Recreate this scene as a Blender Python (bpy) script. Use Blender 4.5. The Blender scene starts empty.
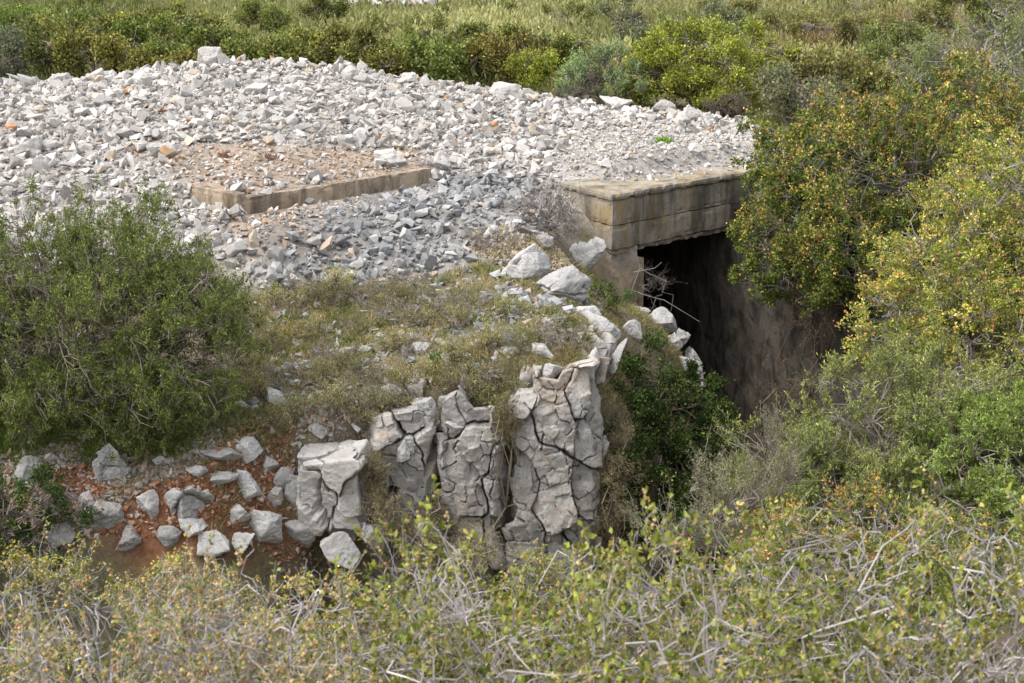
import bpy, bmesh, math, random
import numpy as np
from mathutils import Vector

SEED = 11
rng = np.random.default_rng(SEED)
random.seed(SEED)
scene = bpy.context.scene
COL = scene.collection

# ------------------------------------------------------------------ camera model
F = 1407.0
PITCH = math.radians(17.0)
CAM = np.array([0.0, 0.0, 4.0])
FWD = np.array([0, math.cos(PITCH), -math.sin(PITCH)])
UPV = np.array([0, math.sin(PITCH), math.cos(PITCH)])
RGT = np.array([1.0, 0, 0])

def ray(u, v):
    return FWD + RGT * (u - 512) / F + UPV * (341.5 - v) / F

def at_z(u, v, z):
    d = ray(u, v)
    return CAM + d * ((z - CAM[2]) / d[2])

def at_y(u, v, y):
    d = ray(u, v)
    return CAM + d * (y / d[1])

def pxsize(p):
    """metres per photo pixel at point p"""
    return float(np.dot(np.asarray(p) - CAM, FWD)) / F

# ------------------------------------------------------------------ noise
def _hash(ix, iy, iz, s):
    h = (ix.astype(np.int64) * 374761393 + iy.astype(np.int64) * 668265263 + iz.astype(np.int64) * 2147483647 + s * 1274126177) & 0xFFFFFFFF
    h = ((h ^ (h >> 13)) * 1274126177) & 0xFFFFFFFF
    h = (h ^ (h >> 16)) & 0xFFFFFFFF
    h = (h * 2246822519) & 0xFFFFFFFF
    h = (h ^ (h >> 15)) & 0xFFFFFFFF
    return h / 4294967295.0

def vnoise(p, s=0):
    p = np.asarray(p, float)
    i = np.floor(p); f = p - i; i = i.astype(np.int64)
    f = f * f * (3 - 2 * f)
    r = 0
    for dx in (0, 1):
        wx = f[:, 0] if dx else 1 - f[:, 0]
        for dy in (0, 1):
            wy = f[:, 1] if dy else 1 - f[:, 1]
            for dz in (0, 1):
                wz = f[:, 2] if dz else 1 - f[:, 2]
                r = r + wx * wy * wz * _hash(i[:, 0] + dx, i[:, 1] + dy, i[:, 2] + dz, s)
    return r * 2 - 1

def fbm(p, octs=4, s=0, gain=0.5):
    p = np.asarray(p, float); a = 1.0; r = 0; t = 0
    for k in range(octs):
        r = r + a * vnoise(p * (2.03 ** k) + 17.3 * k, s + k); t += a; a *= gain
    return r / t

def n2(x, y, sc, s=0, octs=3):
    return fbm(np.stack([np.ravel(x) * sc, np.ravel(y) * sc, np.zeros(np.size(x)) + .37], 1), octs, s).reshape(np.shape(x))

def sstep(a, b, x):
    t = np.clip((x - a) / (b - a), 0, 1)
    return t * t * (3 - 2 * t)

# ------------------------------------------------------------------ polygons in plan
def poly_sd(poly, x, y):
    """signed distance to polygon, positive inside"""
    P = np.asarray(poly, float); x = np.asarray(x, float); y = np.asarray(y, float)
    d = np.full(x.shape, 1e9); ins = np.zeros(x.shape, bool)
    n = len(P)
    for i in range(n):
        a = P[i]; b = P[(i + 1) % n]; e = b - a
        t = np.clip(((x - a[0]) * e[0] + (y - a[1]) * e[1]) / (e @ e + 1e-12), 0, 1)
        d = np.minimum(d, np.hypot(x - a[0] - t * e[0], y - a[1] - t * e[1]))
        c = ((a[1] > y) != (b[1] > y))
        with np.errstate(divide='ignore', invalid='ignore'):
            xi = (b[0] - a[0]) * (y - a[1]) / (b[1] - a[1]) + a[0]
        ins ^= c & (x < xi)
    return np.where(ins, d, -d)

# ------------------------------------------------------------------ terrain
CP = [  # (pixel x, pixel y, height)
 (650,185,-.04),(750,170,-.03),(660,150,0),(740,122,.03),(590,112,.2),(510,92,.38),(400,80,.72),(300,64,1.02),(215,62,1.08),
 (130,75,.86),(20,84,.72),(-150,95,.6),(300,120,.78),(100,130,.66),(450,130,.35),(560,150,.08),(300,165,.42),(200,165,.45),
 (430,160,.28),(-150,160,.4),(60,190,.2),(230,222,.02),(300,217,.02),(400,190,.03),(500,180,.02),(250,250,-.2),(350,265,-.38),
 (450,240,-.22),(540,215,-.06),(260,292,-.58),(400,290,-.55),(-50,260,-.3),(100,300,-.6),(0,360,-.9),(150,380,-.98),(380,330,-.76),
 (300,350,-.92),(470,320,-.62),(560,320,-.5),(600,300,-.8),(650,330,-1.1),(680,360,-1.5),(700,400,-2.0),(640,400,-1.5),(620,380,-1.1),(650,450,-2.1),(720,450,-2.4),(450,375,-.84),(550,362,-.74),(350,420,-1.2),(465,398,-.97),
 (405,428,-1.25),(320,460,-1.5),(200,430,-1.25),(100,470,-1.48),(30,460,-1.42),(-150,470,-1.5),(250,475,-1.5),(200,520,-1.8),(130,552,-1.95),(0,545,-1.95),(300,545,-2.0),(-150,545,-2.0),
]
_pts = []
for (u, v, z) in CP:
    q = at_z(u, v, z); _pts.append((q[0], q[1], z))
_pts += [(1.5,19.3,-1.5),(1.45,18.7,-1.3),(1.2,19.3,-1.05),(1.7,20.1,-1.9),(1.35,20.0,-1.3),(1.8,18.6,-1.6),(1.05,20.9,-.5),(1.22,20.4,-.9),(.85,20.6,-.5),(.75,21.6,-.15),(1.7,17.9,-1.1),(4.5,21.6,-1.0),(4.9,20.2,-.6),(4.7,22.6,-.5),(0,34,-.2),(-8,35,-.1),(-15,34,0),(7,33,-.2),(13,30,-.1),(7,25,.05),(5,23,-.02),(6,19.5,.05),(8,17,.1),(12,20,.2),(7,14.5,-.25),(11,13,0),(12,26,.1),(-18,26,.2),(-18,18,-.4)]
_pts = np.array(_pts)
def _phi(r2): return 0.5 * r2 * np.log(r2 + 1e-9)
_n = len(_pts)
_K = _phi(((_pts[:, None, :2] - _pts[None, :, :2]) ** 2).sum(2)) + np.eye(_n) * 0.04
_A = np.zeros((_n + 3, _n + 3)); _A[:_n, :_n] = _K; _A[:_n, _n] = 1; _A[:_n, _n+1:] = _pts[:, :2]; _A[_n:, :_n] = _A[:_n, _n:].T
_w = np.linalg.solve(_A, np.concatenate([_pts[:, 2], np.zeros(3)]))

LOW = [(-80,-80),(80,-80),(80,9),(7.5,11.5),(5.9,14.3),(5.3,18.0),(3.75,22.2),(1.81,20.5),(1.95,19.4),(2.3,18.0),(2.75,16.6),(2.2,15.2),(1.5,14.5),(1.02,14.45),(.45,14.35),(-1.3,14.2),(-2.0,13.8),(-2.6,12.7),(-5,11.9),(-80,11.5)]
KN = at_z(520, 250, -.3)[:2]
K0 = at_z(237, 199, .24)[:2]; KE = at_z(432, 168, .24)[:2] - K0; KL = float(np.linalg.norm(KE)); KE = KE / KL
_c0 = at_z(613, 194, 0)[:2]; _c1 = at_z(785, 164.3, 0)[:2]; _cl = at_z(566, 183, 0)[:2]
_ax = (_c1 - _c0) / np.linalg.norm(_c1 - _c0); _bk = (_cl - _c0) / np.linalg.norm(_cl - _c0)
ROOF = [tuple(_c0), tuple(_c1 + _ax * .3), tuple(_c1 + _ax * .3 + _bk * 1.25), tuple(_c0 + _bk * 1.25)]

def upper(x, y):
    x = np.asarray(x, float); y = np.asarray(y, float)
    r = _w[_n] + _w[_n+1] * x + _w[_n+2] * y
    for i in range(_n):
        r = r + _w[i] * _phi((x - _pts[i, 0]) ** 2 + (y - _pts[i, 1]) ** 2)
    r = np.clip(r, -2.6, 1.35)
    plain = -.2 + .25 * n2(x, y, .09, 3) + .012 * np.clip(y - 50, 0, 600) * sstep(0, 60, x + 10) * .6
    d = np.maximum.reduce([(-15 - x) / 4, (x - 10) / 4, (y - 32) / 2.5, (13 - y) / 3])
    k = sstep(0, 1, d)
    r = r * (1 - k) + plain * k
    r = r + .26 * np.exp(-(((x - KN[0]) / .5) ** 2 + ((y - KN[1]) / .45) ** 2))
    return r

def gully(x, y):
    prof = np.interp(y, [-80, 0, 2, 4, 6, 8, 10, 12, 15, 22], [6, 2.4, 1.95, 1.15, -.1, -1.8, -2.75, -3.1, -3.6, -4.1])
    return prof + np.clip(x - 2.2, 0, 6) * .42 * sstep(4, 9, y) * sstep(18, 13, y) + .0 * x

def H(x, y, rough=True):
    x = np.asarray(x, float); y = np.asarray(y, float)
    up = upper(x, y); lo = gully(x, y)
    sd = poly_sd(LOW, x, y)
    w = np.full(x.shape, .28)
    w = np.where(x < -2.0, .3 + .6 * sstep(-2.0, -2.8, x), w)
    w = np.where((x > 4.7) & (y < 17.8), .3 + 1.6 * sstep(17.8, 15.5, y), w)
    nearslab = (x > 1.3) & (x < 5.5) & (y > 19.6) | (x > 4.2) & (x < 5.5) & (y > 17.8)
    w = np.where(nearslab, .01, w)
    wob = np.where(nearslab, 0, .12 * n2(x, y, 1.7, 21))
    m = sstep(-1, .25, (sd + wob) / w)
    z = up * (1 - m) + np.minimum(lo, up) * m
    if rough:
        z = z + .05 * n2(x, y, 1.3, 5) + .025 * n2(x, y, 5.0, 9)
    # the soil strip in front of the low ledge
    rx, ry = x - K0[0], y - K0[1]
    a = rx * KE[0] + ry * KE[1]; b = rx * KE[1] - ry * KE[0]
    inn = sstep(-.5, -.05, a) * sstep(KL + .3, KL - .1, a) * (b > -.08)
    z = np.where(b > -.08, z * (1 - inn * sstep(1.4, .25, b)) + (-.0) * inn * sstep(1.4, .25, b), z)
    m2 = sstep(1.4, .25, -a) * (a < .02) * sstep(1.15, .85, -b) * (b < .3)
    z = np.where(a < .02, z * (1 - m2) + .06 * m2, z)
    # the roof carries the rubble level
    sf = poly_sd(ROOF, x, y)
    fb = ((x - _c0[0]) * -_ax[1] + (y - _c0[1]) * _ax[0])
    tb = sstep(.6, 1.1, fb)
    return np.where(sf > .12, (-.03 + .01 * n2(x, y, 4, 3)) * (1 - tb) + np.maximum(z, -.05) * tb, z)

def ground(u, v):
    d = ray(u, v); t = np.arange(2.0, 90, .03)
    P = CAM[None] + t[:, None] * d[None]
    h = H(P[:, 0], P[:, 1])
    k = np.argmax(P[:, 2] < h)
    return P[k]

def gpoly(px):
    return [tuple(ground(u, v)[:2]) for (u, v) in px]

# zones in plan
RUB = gpoly([(20,87),(130,77),(215,66),(300,68),(400,84),(510,96),(590,112),(700,120),(753,128)])
RUB = [(a_, b_ + .9) for a_, b_ in RUB]
RUB = [(-17, 30.5)] + RUB + [(4.4,22.9),tuple(_c0 + _ax * .15 + _bk * .15),tuple(_c0 + _bk * .8 - _ax * .05)] + gpoly([(545,245),(478,262),(380,284),(265,292),(215,262)]) + [(-7,17.4),(-17,17.0)]
RUST = gpoly([(150,150),(300,150),(420,150),(425,172),(240,192),(300,190),(300,250),(250,252),(190,188)])
GREY = gpoly([(250,232),(330,205),(430,180),(540,178)]) + [tuple(_c0 + _bk * .8 - _ax * .05)] + gpoly([(545,240),(478,262),(380,284),(262,294)])
FINE = gpoly([(560,180),(570,140),(640,128),(750,135),(752,168)]) + [(1.6,20.6)]
FINE3 = gpoly([(232,222),(330,200),(425,183),(345,214),(285,246),(245,246)])
FINE2 = gpoly([(170,190),(180,150),(300,140),(425,150),(425,170),(300,188)])
RED = gpoly([(170,590),(110,560),(95,545),(110,520),(160,490),(200,470),(255,425),(290,445),(280,500),(300,540),(260,560)])
RED2 = gpoly([(60,475),(95,470),(100,492),(66,490)])

# ------------------------------------------------------------------ material helpers
class NT:
    def __init__(s, name):
        s.m = bpy.data.materials.new(name); s.m.use_nodes = True
        s.t = s.m.node_tree; s.t.nodes.clear()
        s.out = s.n('ShaderNodeOutputMaterial')
    def n(s, typ, **kw):
        nd = s.t.nodes.new(typ)
        for k, v in kw.items():
            if hasattr(nd, k): setattr(nd, k, v)
        return nd
    def l(s, a, b): s.t.links.new(a, b)
    def noise(s, scale, detail=6, rough=.6, vec=None, dist=0):
        nd = s.n('ShaderNodeTexNoise'); nd.inputs['Scale'].default_value = scale; nd.inputs['Detail'].default_value = detail
        nd.inputs['Roughness'].default_value = rough; nd.inputs['Distortion'].default_value = dist
        if vec is not None: s.l(vec, nd.inputs['Vector'])
        return nd.outputs['Fac']
    def ramp(s, fac, stops):
        nd = s.n('ShaderNodeValToRGB'); s.l(fac, nd.inputs['Fac'])
        e = nd.color_ramp.elements
        while len(e) < len(stops): e.new(.5)
        for i, (p, c) in enumerate(stops):
            e[i].position = p
            e[i].color = (c, c, c, 1) if not hasattr(c, '__len__') else (*c, 1)
        return nd.outputs['Color']
    def mix(s, fac, a, b, mode='MIX'):
        nd = s.n('ShaderNodeMix', data_type='RGBA', blend_type=mode)
        for sock, val in ((nd.inputs['Factor'], fac), (nd.inputs['A'] if 0 else nd.inputs[6], a), (nd.inputs[7], b)):
            if hasattr(val, 'links'): s.l(val, sock)
            elif hasattr(val, '__len__'): sock.default_value = (*val, 1)
            else: sock.default_value = val
        return nd.outputs[2]
    def math(s, op, a, b=0.0, c=0.0):
        nd = s.n('ShaderNodeMath', operation=op)
        for i, val in enumerate((a, b, c)):
            if hasattr(val, 'links'): s.l(val, nd.inputs[i])
            else: nd.inputs[i].default_value = val
        return nd.outputs[0]
    def bump(s, h, dist, strength=1.0):
        nd = s.n('ShaderNodeBump'); nd.inputs['Distance'].default_value = dist; nd.inputs['Strength'].default_value = strength
        s.l(h, nd.inputs['Height']); return nd.outputs['Normal']
    def bsdf(s, col, rough=.9, normal=None, spec=.2):
        b = s.n('ShaderNodeBsdfPrincipled')
        if hasattr(col, 'links'): s.l(col, b.inputs['Base Color'])
        else: b.inputs['Base Color'].default_value = (*col, 1)
        b.inputs['Roughness'].default_value = rough
        b.inputs['Specular IOR Level'].default_value = spec
        if normal is not None: s.l(normal, b.inputs['Normal'])
        return b.outputs[0]
    def done(s, sh): s.l(sh, s.out.inputs['Surface']); return s.m

def attr(nt, name='tint'):
    a = nt.n('ShaderNodeAttribute'); a.attribute_name = name; return a.outputs['Color']
def pos(nt): return nt.n('ShaderNodeNewGeometry').outputs['Position']
def objc(nt): return nt.n('ShaderNodeTexCoord').outputs['Object']

def mat_leaf(name='leaf', trans=.3, rough=.5):
    t = NT(name); c = attr(t)
    b = t.bsdf(c, rough, spec=.18)
    tr = t.n('ShaderNodeBsdfTranslucent'); t.l(t.mix(1.0, c, (1.35, 1.4, .7), 'MULTIPLY'), tr.inputs['Color'])
    mx = t.n('ShaderNodeMixShader'); mx.inputs[0].default_value = trans
    t.l(b, mx.inputs[1]); t.l(tr.outputs[0], mx.inputs[2])
    return t.done(mx.outputs[0])

def mat_tint(name, rough=.9, var=.35, scale=40, bumpd=.004):
    """per-face tint broken up by noise (twigs, small stones)"""
    t = NT(name); p = pos(t); n = t.noise(scale, 5, .65, p)
    c = t.mix(1.0, attr(t), t.ramp(n, [(.25, 1 - var), (.7, 1 + var * .35)]), 'MULTIPLY')
    return t.done(t.bsdf(c, rough, t.bump(n, bumpd)))

def mat_rock(name, light=(.42,.40,.37), mid=(.30,.29,.27), dark=(.13,.125,.12), stain=(.33,.22,.13), stain_amt=.25, scale=1.0, rnd=True):
    t = NT(name); p = objc(t)
    oi = t.n('ShaderNodeObjectInfo').outputs['Random']
    vm = t.n('ShaderNodeVectorMath', operation='ADD'); t.l(p, vm.inputs[0])
    cx = t.n('ShaderNodeCombineXYZ'); s = t.math('MULTIPLY', oi, 37.0); t.l(s, cx.inputs[0]); t.l(s, cx.inputs[1]); t.l(cx.outputs[0], vm.inputs[1])
    p = vm.outputs[0]
    a = t.noise(2.6 * scale, 8, .62, p, .4); b = t.noise(14 * scale, 8, .7, p); c = t.noise(70 * scale, 4, .7, p)
    col = t.ramp(a, [(.28, mid), (.5, light), (.75, [min(1, x * 1.13) for x in light])])
    sp = t.ramp(b, [(.30, 1), (.44, 0)])
    col = t.mix(t.math('MULTIPLY', sp, .75), col, dark)
    st = t.ramp(t.noise(3.4 * scale, 5, .6, p, .8), [(.55, 0), (.70, 1)])
    col = t.mix(t.math('MULTIPLY', st, stain_amt), col, stain)
    col = t.mix(1.0, col, t.ramp(c, [(.3, .78), (.65, 1.08)]), 'MULTIPLY')
    if rnd:
        col = t.mix(1.0, col, t.ramp(oi, [(0, .8), (1, 1.1)]), 'MULTIPLY')
    # hollows toned darker, raised edges lighter, by pointiness
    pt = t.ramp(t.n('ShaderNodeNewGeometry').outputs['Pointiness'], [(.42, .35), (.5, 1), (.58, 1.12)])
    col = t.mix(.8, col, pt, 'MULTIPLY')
    hh = t.math('ADD', t.math('MULTIPLY', b, .6), t.math('MULTIPLY', c, .25))
    return t.done(t.bsdf(col, .92, t.bump(hh, .03), .15))

def mat_concrete(name, base=(.24,.19,.14), dark=(.06,.05,.042), lichen=.5, scale=1.0, str_=.22):
    t = NT(name); p = pos(t)
    sx = t.n('ShaderNodeMapping'); t.l(p, sx.inputs['Vector']); sx.inputs['Scale'].default_value = (1, 1, str_)
    a = t.noise(1.7 * scale, 7, .65, p, .3); b = t.noise(12 * scale, 8, .7, p); c = t.noise(90, 3, .6, p)
    st = t.noise(3.2, 6, .65, sx.outputs[0], .5)
    col = t.ramp(a, [(.3, [x * .72 for x in base]), (.5, base), (.72, [x * 1.25 for x in base])])
    col = t.mix(t.math('MULTIPLY', t.ramp(st, [(.46, 0), (.62, 1)]), .8), col, dark)
    col = t.mix(t.math('MULTIPLY', t.ramp(b, [(.54, 0), (.64, 1)]), .5), col, dark)
    li = t.ramp(t.noise(2.6, 6, .7, sx.outputs[0], 1.0), [(.52, 0), (.62, 1)])
    col = t.mix(t.math('MULTIPLY', li, lichen), col, (.36, .22, .05))
    wh = t.ramp(t.noise(8, 6, .7, p), [(.66, 0), (.72, 1)])
    col = t.mix(t.math('MULTIPLY', wh, .45 * min(1, lichen * 2)), col, (.42, .42, .38))
    v = t.n('ShaderNodeTexVoronoi'); v.inputs['Scale'].default_value = 38; t.l(p, v.inputs['Vector'])
    pb = t.ramp(v.outputs['Distance'], [(.0, .7), (.35, 1)])
    col = t.mix(.5, col, pb, 'MULTIPLY')
    col = t.mix(1.0, col, t.ramp(c, [(.3, .75), (.65, 1.12)]), 'MULTIPLY')
    hh = t.math('ADD', t.math('MULTIPLY', b, .5), t.math('MULTIPLY', c, .3))
    return t.done(t.bsdf(col, .93, t.bump(hh, .02), .15))

def mat_ground():
    t = NT('ground_soil'); p = pos(t)
    a = t.noise(.9, 8, .7, p, .5); b = t.noise(9, 8, .72, p); c = t.noise(60, 5, .7, p)
    col = t.mix(1.0, attr(t), t.ramp(b, [(.3, .55), (.5, 1), (.7, 1.3)]), 'MULTIPLY')
    col = t.mix(1.0, col, t.ramp(a, [(.3, .75), (.7, 1.2)]), 'MULTIPLY')
    v = t.n('ShaderNodeTexVoronoi'); v.inputs['Scale'].default_value = 28; t.l(p, v.inputs['Vector'])
    col = t.mix(t.math('MULTIPLY', t.ramp(v.outputs['Color'], [(.66, 0), (.72, 1)]), .12), col, (.34, .30, .26))
    hh = t.math('ADD', t.math('MULTIPLY', b, .7), t.math('MULTIPLY', c, .35))
    return t.done(t.bsdf(col, .95, t.bump(hh, .05), .1))

M_LEAF = mat_leaf('foliage_leaf', .24)
M_GRASS = mat_leaf('grass_blade', .35, .7)
M_TWIG = mat_tint('twig_bark', .85, .4, 60, .002)
M_PEB = mat_tint('pebble_stone', .93, .3, 22, .006)
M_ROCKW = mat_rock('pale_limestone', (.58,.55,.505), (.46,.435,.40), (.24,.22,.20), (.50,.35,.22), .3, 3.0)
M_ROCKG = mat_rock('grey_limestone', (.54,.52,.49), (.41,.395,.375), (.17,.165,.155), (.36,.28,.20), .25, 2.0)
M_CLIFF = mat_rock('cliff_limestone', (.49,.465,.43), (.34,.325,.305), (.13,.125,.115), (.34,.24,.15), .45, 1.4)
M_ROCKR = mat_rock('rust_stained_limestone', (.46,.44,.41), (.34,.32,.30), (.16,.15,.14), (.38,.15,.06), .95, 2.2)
M_CONC = mat_concrete('weathered_concrete', (.35,.305,.24), (.085,.075,.06), .5)
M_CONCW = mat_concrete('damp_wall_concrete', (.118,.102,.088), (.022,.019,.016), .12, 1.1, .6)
M_LEDGE = mat_concrete('ledge_concrete', (.37,.29,.21), (.05,.045,.04), .12)
def mat_cliff():
    t = NT('jointed_cliff_limestone'); p = pos(t)
    a = t.noise(3.2, 8, .65, p, .5); b = t.noise(20, 8, .72, p); c = t.noise(95, 4, .7, p)
    col = t.ramp(a, [(.30, (.33,.315,.29)), (.5, (.47,.44,.40)), (.72, (.56,.525,.475))])
    col = t.mix(t.math('MULTIPLY', t.ramp(b, [(.32, 1), (.46, 0)]), .7), col, (.15, .145, .13))
    col = t.mix(t.math('MULTIPLY', t.ramp(t.noise(5.5, 6, .7, p, 1.0), [(.60, 0), (.68, 1)]), .5), col, (.20, .20, .185))
    col = t.mix(t.math('MULTIPLY', t.ramp(t.noise(4.1, 5, .65, p, .8), [(.60, 0), (.72, 1)]), .45), col, (.42, .28, .15))
    v = t.n('ShaderNodeTexVoronoi'); v.inputs['Scale'].default_value = 55; t.l(p, v.inputs['Vector'])
    pit = t.math('MULTIPLY', t.ramp(v.outputs['Distance'], [(.12, 0), (.3, 1)]), 1.0)
    col = t.mix(.35, col, pit, 'MULTIPLY')
    col = t.mix(1.0, col, t.ramp(c, [(.3, .75), (.65, 1.1)]), 'MULTIPLY')
    col = t.mix(1.0, col, attr(t), 'MULTIPLY')
    hh = t.math('ADD', t.math('MULTIPLY', b, .6), t.math('MULTIPLY', c, .3))
    return t.done(t.bsdf(col, .93, t.bump(hh, .035), .12))
M_CLIFFT = mat_cliff()
M_GROUND = mat_ground()

# ------------------------------------------------------------------ mesh helpers
def mk(name, V, faces, mat=None, tint=None, parent=None, smooth=False, vtint=None, link=True):
    """faces: list of int arrays each (n,k)"""
    me = bpy.data.meshes.new(name)
    V = np.ascontiguousarray(V, np.float32)
    me.vertices.add(len(V)); me.vertices.foreach_set('co', V.ravel())
    if not isinstance(faces, list): faces = [faces]
    loops = np.concatenate([f.ravel() for f in faces]).astype(np.int32)
    tot = np.concatenate([np.full(len(f), f.shape[1], np.int32) for f in faces])
    st = np.concatenate([[0], np.cumsum(tot)[:-1]]).astype(np.int32)
    me.loops.add(len(loops)); me.loops.foreach_set('vertex_index', loops)
    me.polygons.add(len(tot)); me.polygons.foreach_set('loop_start', st)
    try: me.polygons.foreach_set('loop_total', tot)
    except Exception: pass
    me.polygons.foreach_set('use_smooth', np.full(len(tot), bool(smooth)))
    me.update(calc_edges=True)
    if tint is not None:
        a = me.attributes.new('tint', 'FLOAT_COLOR', 'FACE')
        a.data.foreach_set('color', np.concatenate([tint, np.ones((len(tint), 1))], 1).astype(np.float32).ravel())
    if vtint is not None:
        a = me.attributes.new('tint', 'FLOAT_COLOR', 'POINT')
        a.data.foreach_set('color', np.concatenate([vtint, np.ones((len(vtint), 1))], 1).astype(np.float32).ravel())
    if mat: me.materials.append(mat)
    if not link: return me
    o = bpy.data.objects.new(name, me); COL.objects.link(o)
    if parent: o.parent = parent
    return o

def local(V, origin): return np.asarray(V) - np.asarray(origin)[None]

def tag(o, label=None, cat=None, group=None, kind=None):
    if label: o['label'] = label
    if cat: o['category'] = cat
    if group: o['group'] = group
    if kind: o['kind'] = kind
    return o

def thing(name, label, cat, loc, group=None):
    o = bpy.data.objects.new(name, None); COL.objects.link(o); o.location = [float(c) for c in loc]
    o.empty_display_size = .1
    return tag(o, label, cat, group)

def norm(v): return v / (np.linalg.norm(v, axis=-1, keepdims=True) + 1e-9)
def rdir(n): return norm(rng.normal(size=(n, 3)))

def tubes(P0, P1, r0, r1, k=3):
    n = len(P0); d = norm(P1 - P0)
    a = np.where(np.abs(d[:, 2:3]) < .9, np.array([[0, 0, 1.]]), np.array([[1., 0, 0]]))
    e1 = norm(np.cross(d, a)); e2 = np.cross(d, e1)
    V = np.zeros((n, 2 * k, 3))
    for i in range(k):
        t = 2 * math.pi * i / k; o = e1 * math.cos(t) + e2 * math.sin(t)
        V[:, i] = P0 + o * r0[:, None]; V[:, k + i] = P1 + o * r1[:, None]
    base = (np.arange(n) * 2 * k)[:, None]
    Fs = np.concatenate([np.stack([base[:, 0] + i, base[:, 0] + (i + 1) % k, base[:, 0] + k + (i + 1) % k, base[:, 0] + k + i], 1)[:, None] for i in range(k)], 1)
    return V.reshape(-1, 3), Fs.reshape(-1, 4)

def leaves(P, D, L, W, jit=.0, fold=.0):
    """diamond leaves: base P, direction D, length L, width W"""
    n = len(P); s = norm(np.cross(D, rdir(n))); 
    N = np.cross(D, s)
    mid = P + D * (L * .5)[:, None] + N * (L * fold)[:, None]
    V = np.stack([P, mid + s * (W * .5)[:, None], P + D * L[:, None], mid - s * (W * .5)[:, None]], 1).reshape(-1, 3)
    Fs = (np.arange(n) * 4)[:, None] + np.array([[0, 1, 2, 3]])
    return V, Fs

def pal(n, cols, wts, jit=.15):
    cols = np.array(cols); w = np.array(wts, float); w /= w.sum()
    c = cols[rng.choice(len(cols), n, p=w)]
    return np.clip(c * (1 + rng.normal(size=(n, 1)) * jit), .005, 1)

# ------------------------------------------------------------------ the ground sheet
def axis(lo, hi, step, far):
    core = np.arange(lo, hi + 1e-6, step)
    g = []; s = step; q = 0
    while q < far: s *= 1.28; q += s; g.append(q)
    g = np.array(g)
    return np.concatenate([(lo - g)[::-1], core, hi + g])
gx = axis(-12, 11, .1, 2500); gy = axis(8, 33, .1, 2500)
X, Y = np.meshgrid(gx, gy)
Z = H(X, Y)
shp = X.shape
x, y, z = X.ravel(), Y.ravel(), Z.ravel()
rub = sstep(-.25, .15, poly_sd(RUB, x, y) + .2 * n2(x, y, 2.0, 33))
rust = sstep(-.5, .3, poly_sd(RUST, x, y) + .5 * n2(x, y, 1.5, 35))
grey = sstep(-.1, .2, poly_sd(GREY, x, y))
red = sstep(-.12, .12, np.maximum(poly_sd(RED, x, y), poly_sd(RED2, x, y)) + .18 * n2(x, y, 3.0, 37))
soil = np.array([.21, .165, .115]) ; litter = np.array([.13, .12, .065]); far = np.array([.15, .16, .06])
kk = sstep(-.3, .3, n2(x, y, .8, 41))[:, None]
c = soil * (1 - kk) + litter * kk
kf = sstep(31, 36, y)[:, None]
c = c * (1 - kf) + (far * (1 + .3 * n2(x, y, .15, 43)[:, None])) * kf
c = c * (1 - rub[:, None]) + np.array([.40, .37, .335]) * rub[:, None]
rr = (rub * rust * .8)[:, None]; c = c * (1 - rr) + np.array([.36, .26, .18]) * rr
gg = (rub * grey * .6)[:, None]; c = c * (1 - gg) + np.array([.20, .19, .18]) * gg
c = c * (1 - red[:, None]) + np.array([.25, .112, .058]) * red[:, None]
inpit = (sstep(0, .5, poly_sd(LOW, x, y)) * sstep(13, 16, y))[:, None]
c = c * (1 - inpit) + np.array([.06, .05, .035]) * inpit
ny, nx = shp
idx = np.arange(nx * ny).reshape(ny, nx)
Q = np.stack([idx[:-1, :-1], idx[:-1, 1:], idx[1:, 1:], idx[1:, :-1]], -1).reshape(-1, 4)
# the roofed passage opens here: the sheet is left open below the lintel
cx_, cy_ = x[Q].mean(1), y[Q].mean(1)
zr = z[Q].max(1) - z[Q].min(1)
A_, B_ = np.array(_c0 + _ax * .5 + _bk * .1), np.array(_c0 + _ax * 3.1 + _bk * .1); e_ = B_ - A_
tt = ((cx_ - A_[0]) * e_[0] + (cy_ - A_[1]) * e_[1]) / (e_ @ e_)
dd = np.hypot(cx_ - A_[0] - np.clip(tt, 0, 1) * e_[0], cy_ - A_[1] - np.clip(tt, 0, 1) * e_[1])
Q = Q[~((dd < .27) & (tt > 0) & (tt < 1)) & ~((zr > .4) & (dd < .42) & (tt > -.03) & (tt < 1.03))]
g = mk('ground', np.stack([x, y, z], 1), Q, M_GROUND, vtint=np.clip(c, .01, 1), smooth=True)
tag(g, 'stony ground with soil, rubble dust and a steep cut', kind='structure')

# ------------------------------------------------------------------ stones
def hull(n, fl=(1, 1, 1), seed=0, bev=0):
    r = np.random.default_rng(seed)
    P = norm(r.normal(size=(n, 3))) * (.8 + .3 * r.random((n, 1)))
    P *= np.array(fl)
    bm = bmesh.new()
    for q in P: bm.verts.new(q)
    bmesh.ops.convex_hull(bm, input=bm.verts)
    for v in [v for v in bm.verts if not v.link_faces]: bm.verts.remove(v)
    if bev:
        bmesh.ops.dissolve_limit(bm, angle_limit=.25, verts=bm.verts, edges=bm.edges)
        bmesh.ops.bevel(bm, geom=list(bm.edges), offset=bev, segments=1, affect='EDGES', clamp_overlap=True)
    bmesh.ops.triangulate(bm, faces=bm.faces)
    bm.verts.index_update()
    V = np.array([v.co for v in bm.verts]); Fc = np.array([[v.index for v in f.verts] for f in bm.faces])
    bm.free(); return V, Fc
HULLS = [hull(int(7 + s % 5), (1.1, .85 + .1 * (s % 3), .6 + .12 * (s % 4)), 100 + s) for s in range(36)]

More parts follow.
